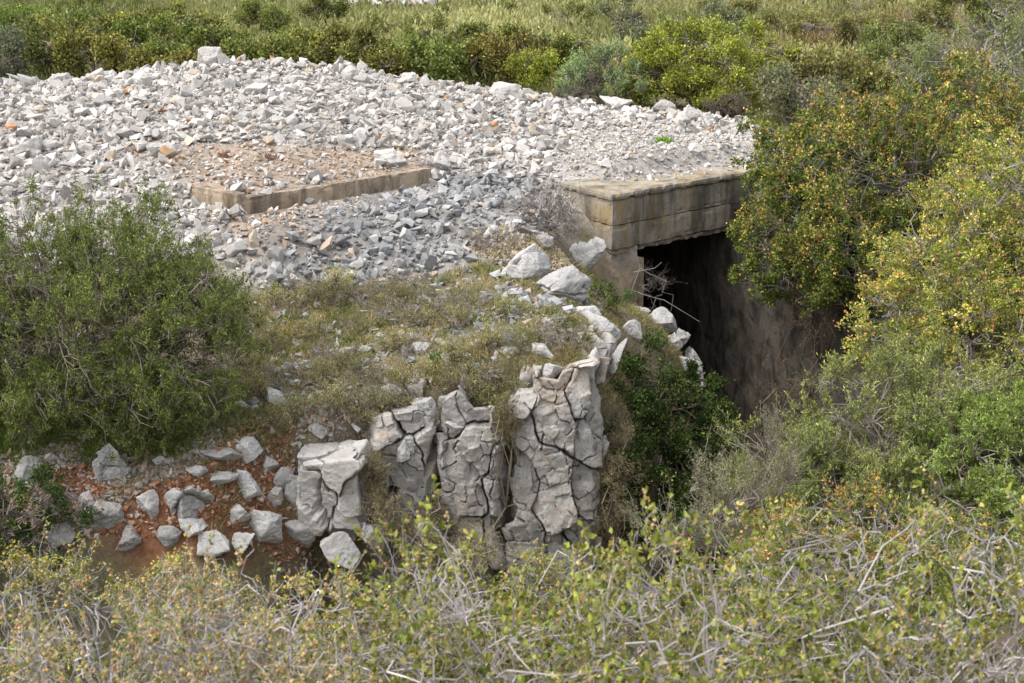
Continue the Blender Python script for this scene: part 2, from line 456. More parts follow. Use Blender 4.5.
def rot(n, tilt):
    """random spin about z, then a tilt about a random horizontal axis"""
    a = rng.random(n) * 2 * math.pi; t = rng.normal(size=n) * tilt; b = rng.random(n) * 2 * math.pi
    ca, sa = np.cos(a), np.sin(a); R1 = np.zeros((n, 3, 3)); R1[:, 0, 0] = ca; R1[:, 0, 1] = -sa; R1[:, 1, 0] = sa; R1[:, 1, 1] = ca; R1[:, 2, 2] = 1
    k = np.stack([np.cos(b), np.sin(b), np.zeros(n)], 1); K = np.zeros((n, 3, 3))
    K[:, 0, 1] = -k[:, 2]; K[:, 0, 2] = k[:, 1]; K[:, 1, 0] = k[:, 2]; K[:, 1, 2] = -k[:, 0]; K[:, 2, 0] = -k[:, 1]; K[:, 2, 1] = k[:, 0]
    R2 = np.eye(3)[None] + np.sin(t)[:, None, None] * K + (1 - np.cos(t))[:, None, None] * (K @ K)
    return R2 @ R1

def stones_mesh(name, P, S, C, tilt=.5, mat=None):
    n = len(P); R = rot(n, tilt); T = rng.integers(0, len(HULLS), n)
    Vs, Fs, Cs = [], [], []; off = 0
    st = S[:, None] * (1 + .25 * rng.normal(size=(n, 3)).clip(-1.5, 1.5))
    for t in range(len(HULLS)):
        k = np.where(T == t)[0]
        if not len(k): continue
        V, Fc = HULLS[t]
        W = np.einsum('nij,nvj->nvi', R[k], V[None] * st[k][:, None]) + P[k][:, None]
        Vs.append(W.reshape(-1, 3)); Fs.append((Fc[None] + (np.arange(len(k)) * len(V))[:, None, None] + off).reshape(-1, 3))
        Cs.append(np.repeat(C[k], len(Fc), 0)); off += len(k) * len(V)
    return mk(name, np.concatenate(Vs), np.concatenate(Fs), mat or M_PEB, tint=np.concatenate(Cs))

def scatter(poly, n, margin=0):
    P = np.array(poly); lo, hi = P.min(0), P.max(0); out = []
    m = 0
    while m < n:
        q = lo + rng.random((n * 2, 2)) * (hi - lo)
        q = q[poly_sd(poly, q[:, 0], q[:, 1]) > margin]
        out.append(q); m += len(q)
    return np.concatenate(out)[:n]

WHITE = [(.54,.505,.46),(.46,.43,.39),(.37,.345,.315),(.59,.56,.52),(.50,.41,.31),(.42,.23,.13),(.27,.24,.21)]
WW = [5, 5, 4, 2, 1.1, .12, .8]
GRY = [(.30,.297,.29),(.24,.24,.238),(.35,.345,.335),(.41,.395,.37),(.18,.18,.18),(.42,.33,.25)]
GW = [5, 4, 4, 2, 1, .5]

def zonecol(q):
    n = len(q); c = pal(n, WHITE, WW, .12)
    g = poly_sd(GREY, q[:, 0], q[:, 1]) + .25 * rng.normal(size=n) > .05
    c2 = pal(n, GRY, GW, .09); c[g] = c2[g]
    rs_ = (np.maximum(poly_sd(RUST, q[:, 0], q[:, 1]), poly_sd(FINE3, q[:, 0], q[:, 1])) > 0) & (rng.random(n) < .35) & ~(g & (poly_sd(FINE3, q[:, 0], q[:, 1]) < 0))
    c3 = pal(n, [(.48,.36,.26),(.42,.27,.16),(.50,.42,.33)], [2, 1, 2], .1); c[rs_] = c3[rs_]
    return c
fine = lambda q: np.maximum.reduce([poly_sd(FINE, q[:, 0], q[:, 1]), poly_sd(FINE2, q[:, 0], q[:, 1]), poly_sd(FINE3, q[:, 0], q[:, 1])]) + .3 * n2(q[:, 0], q[:, 1], 1.4, 60) > 0

P_, S_ = [], []
for (n, s0, s1) in ((8500, .055, .13), (13000, .035, .07), (46000, .016, .045)):
    q = scatter(RUB, n); s = s0 + (s1 - s0) * rng.random(n) ** 2.2
    f = fine(q)
    if s0 > .03: keep = ~(f & (rng.random(n) < (.93 if s0 > .05 else .45)))
    else: keep = f | (rng.random(n) < .6)
    slabtop = (poly_sd([tuple(_c0 - _ax * .1 - _bk * .1), tuple(_c1), tuple(_c1 + _bk * .16), tuple(_c0 + _ax * 1.3 + _bk * .3), tuple(_c0 + _ax * .5 + _bk * .95), tuple(_c0 + _bk * 1.0 - _ax * .12)], q[:, 0], q[:, 1]) > -.0)
    keep &= ~slabtop
    la = (q - K0) @ KE; lb = (q - K0) @ np.array([-KE[1], KE[0]])
    keep &= ~((la > -.1) & (la < KL) & (lb > -.12) & (lb < .13)) & ~((np.abs(la + .02) < .16) & (lb > -.1) & (lb < .95))
    q = q[keep]; s = s[keep]
    P_.append(np.column_stack([q, H(q[:, 0], q[:, 1]) + s * (.25 + .5 * rng.random(len(s)))])); S_.append(s)
P_ = np.concatenate(P_); S_ = np.concatenate(S_)
tag(stones_mesh('rubble', P_, S_, zonecol(P_), .55), 'heaped broken limestone rubble covering the bunker roof and its slope', 'rubble', kind='stuff')

# chips and pebbles on the soil bank, the grassy slope and the knoll
BANK = gpoly([(-60,470),(100,440),(250,420),(300,400),(420,430),(340,556),(300,600),(-60,600)])
SLOPE = gpoly([(230,300),(540,262),(610,300),(590,350),(520,360),(400,420),(250,430)])
KNOLL = [(KN[0] + .75 * math.cos(a), KN[1] + .55 * math.sin(a)) for a in np.linspace(0, 6.2, 14)]
q = scatter(BANK, 8500); a1 = np.column_stack([q, H(q[:, 0], q[:, 1]) + .005]); s1 = .012 + .04 * rng.random(8500) ** 3
red_in = (np.maximum(poly_sd(RED, q[:, 0], q[:, 1]), poly_sd(RED2, q[:, 0], q[:, 1])) > -.05)
c1 = pal(8500, [(.36,.33,.29),(.26,.22,.18),(.34,.22,.14)], [2, 3, 2]); cr = pal(8500, [(.42,.24,.15),(.30,.13,.07),(.46,.40,.34),(.24,.11,.06)], [2, 3, 2, 3]); c1[red_in] = cr[red_in]
q = scatter(SLOPE, 2200); a2 = np.column_stack([q, H(q[:, 0], q[:, 1]) + .008]); s2 = .012 + .07 * rng.random(2200) ** 2.5; c2 = pal(2200, GRY + [(.45,.38,.28)], GW + [2])
q = scatter(KNOLL, 2600); a3 = np.column_stack([q, H(q[:, 0], q[:, 1]) + .01]); s3 = .012 + .02 * rng.random(2600); c3 = pal(2600, [(.45,.36,.25),(.50,.44,.35),(.36,.27,.17),(.52,.40,.22)], [3, 3, 2, 1])
tag(stones_mesh('gravel', np.concatenate([a1, a2, a3]), np.concatenate([s1, s2, s3]), np.concatenate([c1, c2, c3]), .6), 'loose chips and pebbles strewn over the soil bank and knoll', 'gravel', kind='stuff')

# ------------------------------------------------------------------ large rocks
def cube_sphere(N):
    t = np.linspace(-1, 1, N + 1); t = np.tan(t * math.pi / 4)
    U, W = np.meshgrid(t, t); one = np.ones_like(U); Vs = []; Fs = []; off = 0
    base = np.arange((N + 1) ** 2).reshape(N + 1, N + 1)
    q = np.stack([base[:-1, :-1], base[:-1, 1:], base[1:, 1:], base[1:, :-1]], -1).reshape(-1, 4)
    for ax in ((U, W, one), (-U, W, -one), (one, U, W), (-one, -U, W), (W, one, U), (W, -one, -U)):
        Vs.append(np.stack([a.ravel() for a in ax], 1)); Fs.append(q + off); off += (N + 1) ** 2
    V = norm(np.concatenate(Vs)); Fc = np.concatenate(Fs)
    key = np.round(V * 1e5).astype(np.int64); _, first, inv = np.unique(key, axis=0, return_index=True, return_inverse=True)
    return V[first], inv.ravel()[Fc]
_CS = {}
def rock_mesh(size, seed, N=26, planes=14, boxy=.0, cell=None, crack=.02, depth=.05, off=.03, rough=.02, soft=28, levels=2):
    """faceted rock: a sphere clipped by planes, then split by joints (cell = joint spacing xyz) and roughened"""
    if N not in _CS: _CS[N] = cube_sphere(N)
    D, Fc = _CS[N]
    r = np.random.default_rng(seed)
    n = norm(r.normal(size=(planes, 3))); h = .72 + .3 * r.random(planes)
    if boxy:
        ax = norm(np.concatenate([np.eye(3), -np.eye(3)]) + r.normal(size=(6, 3)) * .12)
        n = np.concatenate([ax, n]); h = np.concatenate([np.full(6, .74) + .06 * r.random(6), h + boxy * .35])
    dot = np.maximum(D @ n.T, 1e-3); q = h[None] / dot
    R = (np.sum(np.minimum(q, 50) ** -float(soft), 1)) ** (-1.0 / soft)
    V = D * R[:, None]
    V = V / np.abs(V).max(0)[None] * (np.array(size) / 2)[None]
    s = np.array(size) / 2
    N_ = norm(D / s[None])
    P = V.copy(); m = float(np.mean(size))
    if cell is not None:
        for lev, (fc, fo, fw, fd, ft) in enumerate(((1.0, 1.0, 1.0, 1.0, .42), (.5, .22, .4, .22, .22))[:levels]):
            ce = np.array(cell, float) * fc
            lo = -s - ce; hi = s + ce
            grid = np.stack(np.meshgrid(*[np.arange(lo[i], hi[i] + ce[i], ce[i]) for i in range(3)], indexing='ij'), -1).reshape(-1, 3)
            seeds = grid + (r.random(grid.shape) - .5) * ce * 1.0
            wv = np.stack([fbm(P * 5 + 5 * k, 4, seed + k) for k in range(3)], 1)
            Pw = (P + .2 * ce.min() * wv) / ce
            sw = seeds / ce
            F1 = np.full(len(P), 1e9); F2 = F1.copy(); I1 = np.zeros(len(P), int); I2 = I1.copy()
            for i in range(len(sw)):
                d = Pw - sw[i]; d *= d; d *= d; d = d.sum(1)
                a = d < F1; b = (~a) & (d < F2)
                F2 = np.where(a, F1, np.where(b, d, F2)); I2 = np.where(a, I1, np.where(b, i, I2))
                F1 = np.where(a, d, F1); I1 = np.where(a, i, I1)
            bd = (F2 ** .25 - F1 ** .25) * .5 * ce.min()
            pair = _hash(np.minimum(I1, I2), np.maximum(I1, I2), np.zeros_like(I1), seed)  # some joints open, some only hairlines
            wid = crack * fw * (.35 + 1.1 * pair)
            tilt = (r.random((len(sw), 3)) - .5) * ft
            o = (r.random(len(sw)) - .5) * 2 * off * fo
            V = V + N_ * (np.clip(o[I1] + ((P - seeds[I1]) * tilt[I1]).sum(1), -.09, .09) - depth * fd * (pair ** 1.5 * 1.6) * (1 - sstep(.2, 1, bd / wid)))[:, None]
    nz = fbm(P / m * 3.2 + seed, 5, seed, .55)
    rid = 1 - np.abs(fbm(P / m * 6.0 + seed * 2, 3, seed + 9))
    V = V + N_ * ((nz * rough * 2.2 + (rid - .8) * rough) * m)[:, None]
    if N > 30:
        g1 = fbm(P * np.array([14, 14, 22.]) + seed, 4, seed + 3, .6); g2 = 1 - np.abs(fbm(P * np.array([7, 7, 16.]) + seed, 3, seed + 5))
        V = V + N_ * (g1 * .011 + (g2 ** 6 - .3) * .006)[:, None]
    return V, Fc

def rock(name, label, cat, size, loc, rz=0, tilt=(0, 0), mat=None, group=None, smooth=False, seed=0, **kw):
    V, Fc = rock_mesh(size, seed, **kw)
    o = mk(name, V, Fc, mat or M_ROCKG, smooth=kw.get('N', 26) > 30)
    o.location = [float(a) for a in loc]; o.rotation_euler = (tilt[0], tilt[1], rz)
    return tag(o, label, cat, group)

def boulder(u, v, w, h, label, mat=None, seed=0, sink=.12, deep=.8, rz=None, name='boulder', cat='boulder', y=None, group=None, **kw):
    """boulder seen w x h photo pixels, its middle at (u, v)"""
    p = ground(u, v + h * .35) if y is None else at_y(u, v, y)
    s = pxsize(p); W = w * s; Hh = h * s * 1.08
    c = at_y(u, v, p[1] + W * deep * .25)
    if y is None: c[2] = min(max(c[2], float(H(c[:1], c[1:2])[0]) + Hh * .1), c[2] + .12)
    kw['N'] = max(34, kw.get('N', 22)) if w > 20 else kw.get('N', 22); kw.setdefault('rough', .03)
    size = (W * 1.08, W * deep, Hh * 1.12)
    return rock(name, label, cat, size, c, rz if rz is not None else 0, mat=mat, group=group, seed=seed, **kw)

# the cliff of jointed limestone
CL = []
def outcrop(u0, u1, v0, zb, y, thick, label, seed, cell, N=64, **kw):
    a = at_y(u0, v0, y); b = at_y(u1, v0, y)
    w = b[0] - a[0]; zt = a[2]; h = zt - zb
    kw.setdefault('planes', 10)
    return rock('limestone_outcrop', label, 'rock outcrop', (w, thick, h), ((a[0] + b[0]) / 2, y + thick * .42, (zt + zb) / 2), mat=M_CLIFF, seed=seed, N=N, boxy=1.0, cell=cell, soft=40, **kw)
outcrop(290, 366, 456, -2.35, 13.55, .8, 'large bleached limestone boulder, cracked down its right end, above red soil', 23, (.36, .5, .5), N=90, crack=.012, depth=.09, off=.05, rough=.016, levels=1).name = 'cracked_boulder'

def cliff():
    plan = np.array([(-1.85,14.5),(-1.6,14.2),(-1.42,13.98),(-1.12,13.98),(-.90,14.02),(-.82,14.30),(-.76,14.06),(-.5,13.98),(-.2,14.00),(-.12,14.08),(-.06,14.50),(.0,14.12),(.2,14.04),(.6,14.06),(.88,14.12),(1.0,14.36),(1.05,14.8),(1.15,15.3),(1.3,16.2)])
    sg = np.concatenate([[0], np.cumsum(np.hypot(*np.diff(plan, axis=0).T))]); T = sg[-1]
    step = .0085
    t = np.arange(0, T, step); px = np.interp(t, sg, plan[:, 0]); py = np.interp(t, sg, plan[:, 1])
    k = np.hanning(15); k /= k.sum(); pad = lambda a: np.convolve(np.concatenate([np.full(7, a[0]), a, np.full(7, a[-1])]), k, 'valid')
    px, py = pad(px), pad(py)
    tx, ty = np.gradient(px), np.gradient(py); ln = np.hypot(tx, ty); nx_, ny_ = ty / ln, -tx / ln     # outward (towards the gully)
    # height at which the face turns back into the slope, stepping up to the right
    brow = np.interp(px, [-1.75, -1.42, -1.0, -.88, -.82, -.76, -.6, -.4, -.12, -.05, .02, .22, .26, .5, .55, .9, 1.3], [-1.30, -1.16, -1.10, -1.2, -1.35, -1.02, -.90, -1.10, -1.08, -1.2, -.95, -.90, -.76, -.80, -.70, -.64, -.8])
    zb = -3.35
    hf = 1.0; rows_face = 250; rows_cap = 90
    r = np.random.default_rng(5)
    Ux, Ry = np.meshgrid(np.arange(len(t)), np.concatenate([np.linspace(0, 1, rows_face), 1 + np.linspace(0, 1, rows_cap + 1)[1:]]))
    f = np.minimum(Ry, 1); c = np.maximum(Ry - 1, 0)
    Z = zb + (brow[Ux] - zb) * f
    back = .62 * c ** 1.25 + .05 * sstep(.8, 1, f) + .10 * f
    X = px[Ux] - nx_[Ux] * back * .35; Yv = py[Ux] - ny_[Ux] * back * .35 + back * .65
    top = H(X.ravel(), Yv.ravel()).reshape(X.shape)
    Z = np.where(c > 0, Z + (np.maximum(top, brow[Ux] - .12) - .05 - brow[Ux]) * sstep(0, 1, c) + .06 * np.sin(c * math.pi), Z)
    P = np.stack([X.ravel(), Yv.ravel(), Z.ravel()], 1)
    A = t[Ux].ravel(); Bv = (Z + back * .8).ravel()
    NX = nx_[Ux].ravel(); NY = ny_[Ux].ravel(); cz = sstep(0, .5, c).ravel()
    Nn = norm(np.stack([NX * (1 - cz * .4), NY * (1 - cz * .4) - .1, .15 + cz * .9], 1))
    q2 = np.stack([A, Bv, np.zeros_like(A)], 1)
    wv = np.stack([fbm(q2 * 3.2 + 9, 4, 61), fbm(q2 * 3.2 + 31, 4, 62)], 1)
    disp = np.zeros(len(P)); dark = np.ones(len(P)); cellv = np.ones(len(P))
    for lev, (ca, cb, tl, of, cw, cd, wp) in enumerate(((.34, .58, .62, .055, .0085, .12, .07), (.14, .18, .34, .018, .005, .03, .06))):
        ga = np.arange(-ca, T + ca, ca); gb = np.arange(zb - cb, .2, cb)
        GA, GB = np.meshgrid(ga, gb); GB = GB + (np.arange(len(ga)) % 2)[None] * cb * .5
        sd = np.stack([GA.ravel(), GB.ravel()], 1) + (r.random((GA.size, 2)) - .5) * np.array([ca, cb]) * .8
        n_ = len(sd); ang = (r.random(n_) - .5) * .5
        Q = np.stack([A, Bv], 1) + wv * wp * (1.2 if lev == 0 else .8)
        F1 = np.full(len(P), 1e9); F2 = F1.copy(); I1 = np.zeros(len(P), int); I2 = I1.copy()
        for i in range(n_):
            dx = Q[:, 0] - sd[i, 0]; dy = Q[:, 1] - sd[i, 1]
            m = np.abs(dx) < 2.6 * ca
            dx = dx[m]; dy = dy[m]; u_ = (dx + dy * .18) / ca; v_ = (dy - dx * .15) / cb
            d = (np.abs(u_) ** 3 + np.abs(v_) ** 3) ** (1 / 3)
            f1, f2, i1, i2 = F1[m], F2[m], I1[m], I2[m]
            a_ = d < f1; b_ = (~a_) & (d < f2)
            F2[m] = np.where(a_, f1, np.where(b_, d, f2)); I2[m] = np.where(a_, i1, np.where(b_, i, i2))
            F1[m] = np.where(a_, d, f1); I1[m] = np.where(a_, i, i1)
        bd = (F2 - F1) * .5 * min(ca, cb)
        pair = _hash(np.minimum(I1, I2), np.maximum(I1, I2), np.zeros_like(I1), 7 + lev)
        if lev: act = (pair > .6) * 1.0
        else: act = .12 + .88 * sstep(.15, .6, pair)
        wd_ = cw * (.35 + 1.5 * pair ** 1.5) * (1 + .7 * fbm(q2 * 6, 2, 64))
        ta = (r.random(n_) - .5) * tl; tb = (r.random(n_) - .5) * tl; o = (r.random(n_) - .5) * 2 * of
        if lev:  # only some blocks are split further
            on = (r.random(n_) < .55)[I1]
        else: on = np.ones(len(P))
        disp += on * np.clip(o[I1] + (A - sd[I1, 0]) * ta[I1] + (Bv - sd[I1, 1]) * tb[I1], -.08, .08)
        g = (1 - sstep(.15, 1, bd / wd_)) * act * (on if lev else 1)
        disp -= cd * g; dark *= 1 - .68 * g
        cellv *= 1 + (r.random(n_)[I1] - .5) * (.28 if lev == 0 else .12)
    P3 = P * np.array([1, 1, 1.0])
    n1 = fbm(P3 * 5, 5, 65, .55); n2_ = fbm(P3 * 22, 4, 66, .6); bed = fbm(P3 * np.array([2.5, 2.5, 26]), 3, 67)
    disp += n1 * .035 + n2_ * .008 + bed * .007
    gul = np.exp(-((A[:, None] - np.interp([-.82, -.06], plan[:11, 0], sg[:11])[None]) / .05) ** 2).max(1)
    V = P + Nn * disp[:, None]
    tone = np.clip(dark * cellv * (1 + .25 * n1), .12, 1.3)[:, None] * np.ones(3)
    st = sstep(.12, .4, fbm(P3 * 2.3 + 5, 4, 68))[:, None] * (1 - sstep(.02, .3, 1 - dark)[:, None] * 0)
    tone = tone * (1 - .35 * st) + .35 * st * tone * np.array([1.15, .85, .60])
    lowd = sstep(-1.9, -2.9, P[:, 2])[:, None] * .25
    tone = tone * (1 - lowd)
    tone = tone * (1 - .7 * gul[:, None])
    nyr, nxr = X.shape; idx = np.arange(nxr * nyr).reshape(nyr, nxr)
    Qd = np.stack([idx[:-1, :-1], idx[:-1, 1:], idx[1:, 1:], idx[1:, :-1]], -1).reshape(-1, 4)
    c0_ = np.array([0, 14.1, -3.3])
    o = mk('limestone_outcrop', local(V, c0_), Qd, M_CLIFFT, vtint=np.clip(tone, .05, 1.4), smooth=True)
    o.location = c0_.tolist()
    tag(o, 'broad cracked limestone cliff face bedded in the bank, split by dark joints', 'cliff')
cliff()

B = boulder
# knoll and slope
B(527, 268, 46, 32, 'grey boulder half buried in the pebbly knoll, left of the rounded one', seed=41, cell=(.5,.5,.4), crack=.010, depth=.03, off=.012, levels=1, N=40)
B(569, 286, 54, 38, 'rounded grey boulder perched on the slope below the knoll', seed=42, cell=(.5,.5,.4), crack=.010, depth=.03, off=.012, levels=1, N=40)
B(582, 258, 38, 28, 'blocky pale boulder against the concrete pillar foot', seed=43, N=40, cell=(.5,.5,.4), crack=.010, depth=.03, off=.012, levels=1)
B(585, 310, 30, 18, 'flat grey stone under the rounded boulder', seed=44, N=30)
B(543, 243, 24, 14, 'small brown stone on top of the pebbly knoll', M_ROCKR, seed=45)
B(411, 338, 18, 11, 'small pale stone alone in the dry grass below the rubble', seed=46)
B(364, 351, 22, 11, 'flat pale stone in the grass left of the lone stone', seed=47)
B(347, 352, 16, 10, 'little pale stone at the upper edge of the grey brush', seed=461)
B(428, 412, 30, 26, 'upright grey block at the shoulder of the cliff', seed=48, N=30, y=14.35)
B(454, 398, 32, 22, 'square grey block resting on the flat ledge column', seed=49, N=30, y=14.4)
B(395, 440, 24, 20, 'dark grey block wedged above the smooth limestone wedge', seed=50, N=26)
B(550, 372, 26, 18, 'chipped stone on the crown of the tallest cracked column', seed=51, N=26, y=14.5)
B(540, 352, 26, 12, 'flat grey flake in the grass just above the cracked cliff face', seed=52, N=30)
B(605, 333, 34, 34, 'knobbly grey rock among the creeper below the knoll', seed=53, N=30)
B(632, 330, 20, 24, 'small upright stone beside the creeper and bare twigs', seed=54)
B(676, 338, 52, 46, 'angular split boulder on the brink of the dark pit', seed=55, N=46, cell=(.3,.3,.35), crack=.014, depth=.04, off=.03, y=17.4)
B(655, 368, 44, 34, 'grey rock under the angular split boulder, half in creeper', seed=56, N=40, y=17.1, cell=(.5,.5,.4), crack=.010, depth=.03, off=.012, levels=1)
B(690, 376, 34, 40, 'lower grey rock on the pit edge below the angular split boulder', seed=57, N=30, y=17.2)
B(611, 372, 28, 60, 'tall narrow block between the cliff and the creeper', seed=58, N=44, y=15.1)
B(662, 322, 30, 22, 'weathered stone on the rim of the pit above the split boulder', seed=584, N=30, y=17.8)
B(692, 358, 20, 18, 'small grey stone lodged right of the angular split boulder', seed=585, N=30, y=17.5)
B(716, 432, 18, 24, 'lowest grey stone of the pit rim, against the dark opening', seed=586, N=30, y=16.8)
B(703, 402, 22, 34, 'grey stone on the pit edge lower down beside the creeper', seed=582, N=30, y=17.0)
B(640, 345, 30, 22, 'pale stone on the bank just left of the angular split boulder', seed=583, N=30, y=17.3)
B(640, 312, 24, 14, 'low stone at the bare twigs beside the pillar', seed=581, y=18.6)
B(457, 424, 34, 14, 'flat grey slab bedded in the face just under the square block', seed=591, N=30, y=14.2)
B(594, 362, 18, 26, 'pointed grey stone at the right end of the cliff top', seed=593, N=30, y=14.7)
B(420, 349, 22, 12, 'half buried stone in the upper middle of the grassy slope', seed=594)
B(449, 358, 18, 10, 'small grey stone between tufts in the middle of the slope', seed=595)
B(390, 398, 26, 14, 'flat grey stone among tufts above the limestone wedge', seed=596)
B(350, 432, 24, 14, 'grey stone on the slope just above the bleached boulder', seed=597)
B(318, 440, 20, 12, 'small stone behind the left end of the bleached boulder', seed=598)
B(508, 352, 24, 10, 'low stone on the brow left of the flat grey flake', seed=599)
B(395, 372, 18, 12, 'small pale stone on the open slope below the lone stone', seed=600)
B(404, 452, 16, 22, 'narrow upright stone wedged between the wedge and middle column', seed=601, y=14.0)
# left bank
B(33, 470, 38, 26, 'pale boulder with a brown flank, just right of the spiny green bush', seed=60, N=30)
B(111, 469, 42, 44, 'rounded light grey boulder standing in grass under the big bush', seed=61, N=40, cell=(.5,.5,.4), crack=.010, depth=.03, off=.012, levels=1)
B(219, 461, 44, 28, 'grey boulder with a rust brown left end, at the top of the red soil', M_ROCKR, seed=62, N=34)
B(249, 453, 32, 38, 'upright grey slab leaning at the top of the red soil', seed=63, N=34)
B(247, 489, 26, 32, 'smooth grey stone stuck in the middle of the red soil', seed=64, N=30)
B(184, 512, 50, 38, 'big square pale block in the red bank', seed=65, N=44, cell=(.5,.5,.4), crack=.010, depth=.03, off=.012, levels=1)
B(152, 516, 26, 30, 'dark grey stone tucked against the big square block', seed=66, N=26)
B(194, 538, 28, 22, 'grey stone directly below the big square block', seed=67, N=26)
B(214, 548, 34, 24, 'pale stone seen just above the foreground twigs under the square block', seed=68, N=26)
B(263, 530, 38, 40, 'wedge shaped grey rock with a sharp top edge in the red bank', seed=69, N=34)
B(131, 549, 36, 34, 'leaning slab with a rusty lower half, by the foreground twigs', M_ROCKR, seed=70, N=34)
B(107, 523, 30, 28, 'tilted brownish slab left of the dark grey stone', M_ROCKR, seed=71, N=28)
B(60, 545, 34, 28, 'brown weathered rock beneath the spiny green bush', M_ROCKR, seed=72, N=28)
B(306, 508, 34, 46, 'tall pale block under the left end of the bleached boulder', seed=73, N=34)
B(335, 528, 40, 40, 'pale weathered block under the right end of the bleached boulder', seed=731, N=34)
B(277, 503, 22, 22, 'orange brown stone in red soil beside the bleached boulder', M_ROCKR, seed=74, N=26)
B(300, 545, 34, 30, 'leaning pale slab above the foreground twigs by the pale block', seed=75, N=30)
B(221, 488, 34, 12, 'thin flat stone lying across the red soil', seed=76, N=24)
B(160, 462, 14, 10, 'small pale pebble stone right of the light grey boulder', seed=77, N=16)
B(232, 438, 18, 12, 'small grey stone above the upright slab', seed=78, N=18)
B(376, 305, 0.1, 0.1, 'tiny stone', seed=79, N=6) if False else None
B(244, 340, 22, 18, 'pale stone in the grass right beside the big bush', seed=80, N=24)
B(275, 397, 28, 18, 'pale stone in grass halfway down the slope under the bush side', seed=81, N=24)
B(240, 407, 22, 10, 'flat stone half under the lower right of the big bush', seed=82, N=20)
B(338, 548, 46, 30, 'grey block filling the hollow beneath the bleached boulder', seed=820, N=34, y=13.4)
B(372, 532, 34, 30, 'grey rock in dry grass at the lower right of the bleached boulder', seed=821, N=34, y=13.6)
B(238, 521, 24, 20, 'pale stone in red soil right of the big square block', seed=822, N=30)
B(168, 545, 28, 22, 'brown grey stone between the leaning slab and the block foot', M_ROCKR, seed=823, N=30)
B(88, 503, 24, 18, 'small rusty stone at the right edge of the spiny bush', M_ROCKR, seed=824, N=24)
B(283, 486, 20, 24, 'slim pale stone standing left of the bleached boulder', seed=825, N=24)
B(200, 480, 22, 12, 'low grey stone under the rust ended boulder', seed=826, N=24)
B(268, 470, 20, 14, 'small grey stone in red soil below the upright slab', seed=827, N=24)
B(240, 552, 30, 22, 'grey stone just above the foreground twigs below the wedge rock', seed=828, N=24)
# crest and mound
W_ = M_ROCKW
B(213, 59, 30, 20, 'largest knobbly boulder standing on the crest of the rubble mound', W_, seed=90, N=26)
B(27, 82, 30, 16, 'wide white block at the left end of the mound crest', W_, seed=91)
B(62, 80, 18, 12, 'grey pointed stone on the crest next to the wide white block', W_, seed=92)
B(141, 80, 28, 14, 'flat tan stone lying on the mound below the crest', W_, seed=93)
B(505, 91, 34, 20, 'pale flat topped block at the right end of the crest', W_, seed=94)
B(389, 158, 34, 22, 'rounded white boulder just behind the concrete ledge', W_, seed=95, N=26)
B(441, 163, 24, 20, 'white stone at the right tip of the concrete ledge', W_, seed=96)
B(617, 104, 32, 12, 'long low white block at the foot of the flowering bush', W_, seed=97)
B(643, 116, 26, 10, 'flat white slab in front of the other back edge blocks', W_, seed=98)
B(666, 107, 26, 20, 'white pointed block in front of the yellow green bush', W_, seed=99)
B(690, 115, 30, 22, 'white wedge block beside the grey thorny cushion', W_, seed=100)
B(749, 125, 20, 14, 'small white block at the edge of the large oak shrub', W_, seed=101)
B(694, 150, 16, 12, 'single larger white stone on the fine gravel roof', W_, seed=102)
B(32, 150, 34, 22, 'pale round boulder low on the left of the mound', W_, seed=103)
B(300, 78, 30, 14, 'long low white block in the middle of the crest', W_, seed=104)
B(255, 92, 26, 14, 'tan block below the middle of the crest', W_, seed=105)
B(345, 68, 22, 12, 'white block at the crest right of the long low one', W_, seed=106)

# 290 countable stones of the heap, sharing a dozen and a half shapes
BIGH = []
for s in range(18):
    V, Fc = rock_mesh((2.1, 1.7, 1.15 + .1 * (s % 4)), 300 + s, N=9, planes=11, rough=.018, soft=45)
    BIGH.append([mk('rubble_stone', V, Fc, m, link=False) for m in (M_ROCKW, M_ROCKG)])
placed = np.zeros((0, 2))
cnt = 0
q = scatter(RUB, 4000, .1)
f = fine(q); gsd = poly_sd(GREY, q[:, 0], q[:, 1])
# keep inside what the photograph frames
dep = (q[:, 1]) * math.cos(PITCH) + 4 * math.sin(PITCH)
uu = 512 + F * q[:, 0] / dep
slabk = poly_sd(ROOF, q[:, 0], q[:, 1]) > -.25
for i in range(len(q)):
    if cnt >= 285: break
    if f[i] or uu[i] < -20 or slabk[i]: continue
    s = .085 + .10 * random.random() ** 1.8 + (.05 * random.random() if q[i, 1] > 26 else 0)
    if len(placed) and np.min(np.hypot(*(placed - q[i]).T)) < .34: continue
    placed = np.vstack([placed, q[i]])
    isg = gsd[i] > 0
    if isg: s = min(s, .15)
    me = BIGH[random.randrange(18)][1 if isg else 0]
    o = bpy.data.objects.new('rubble_stone', me); COL.objects.link(o)
    o.location = (q[i, 0], q[i, 1], float(H(q[i:i+1, 0], q[i:i+1, 1])[0]) + s * .45)
    o.rotation_euler = (random.gauss(0, .35), random.gauss(0, .35), random.random() * 6.28)
    o.scale = [s * random.uniform(.8, 1.2), s * random.uniform(.8, 1.15), s * random.uniform(.7, 1.15)]
    if isg: tag(o, 'fist to head sized grey stone in the heap below the ledge', 'stone', 'grey stones heaped between ledge and grass')
    else: tag(o, 'larger off white angular stone lying loose on the rubble mound', 'stone', 'white stones strewn over the rubble mound')
    cnt += 1

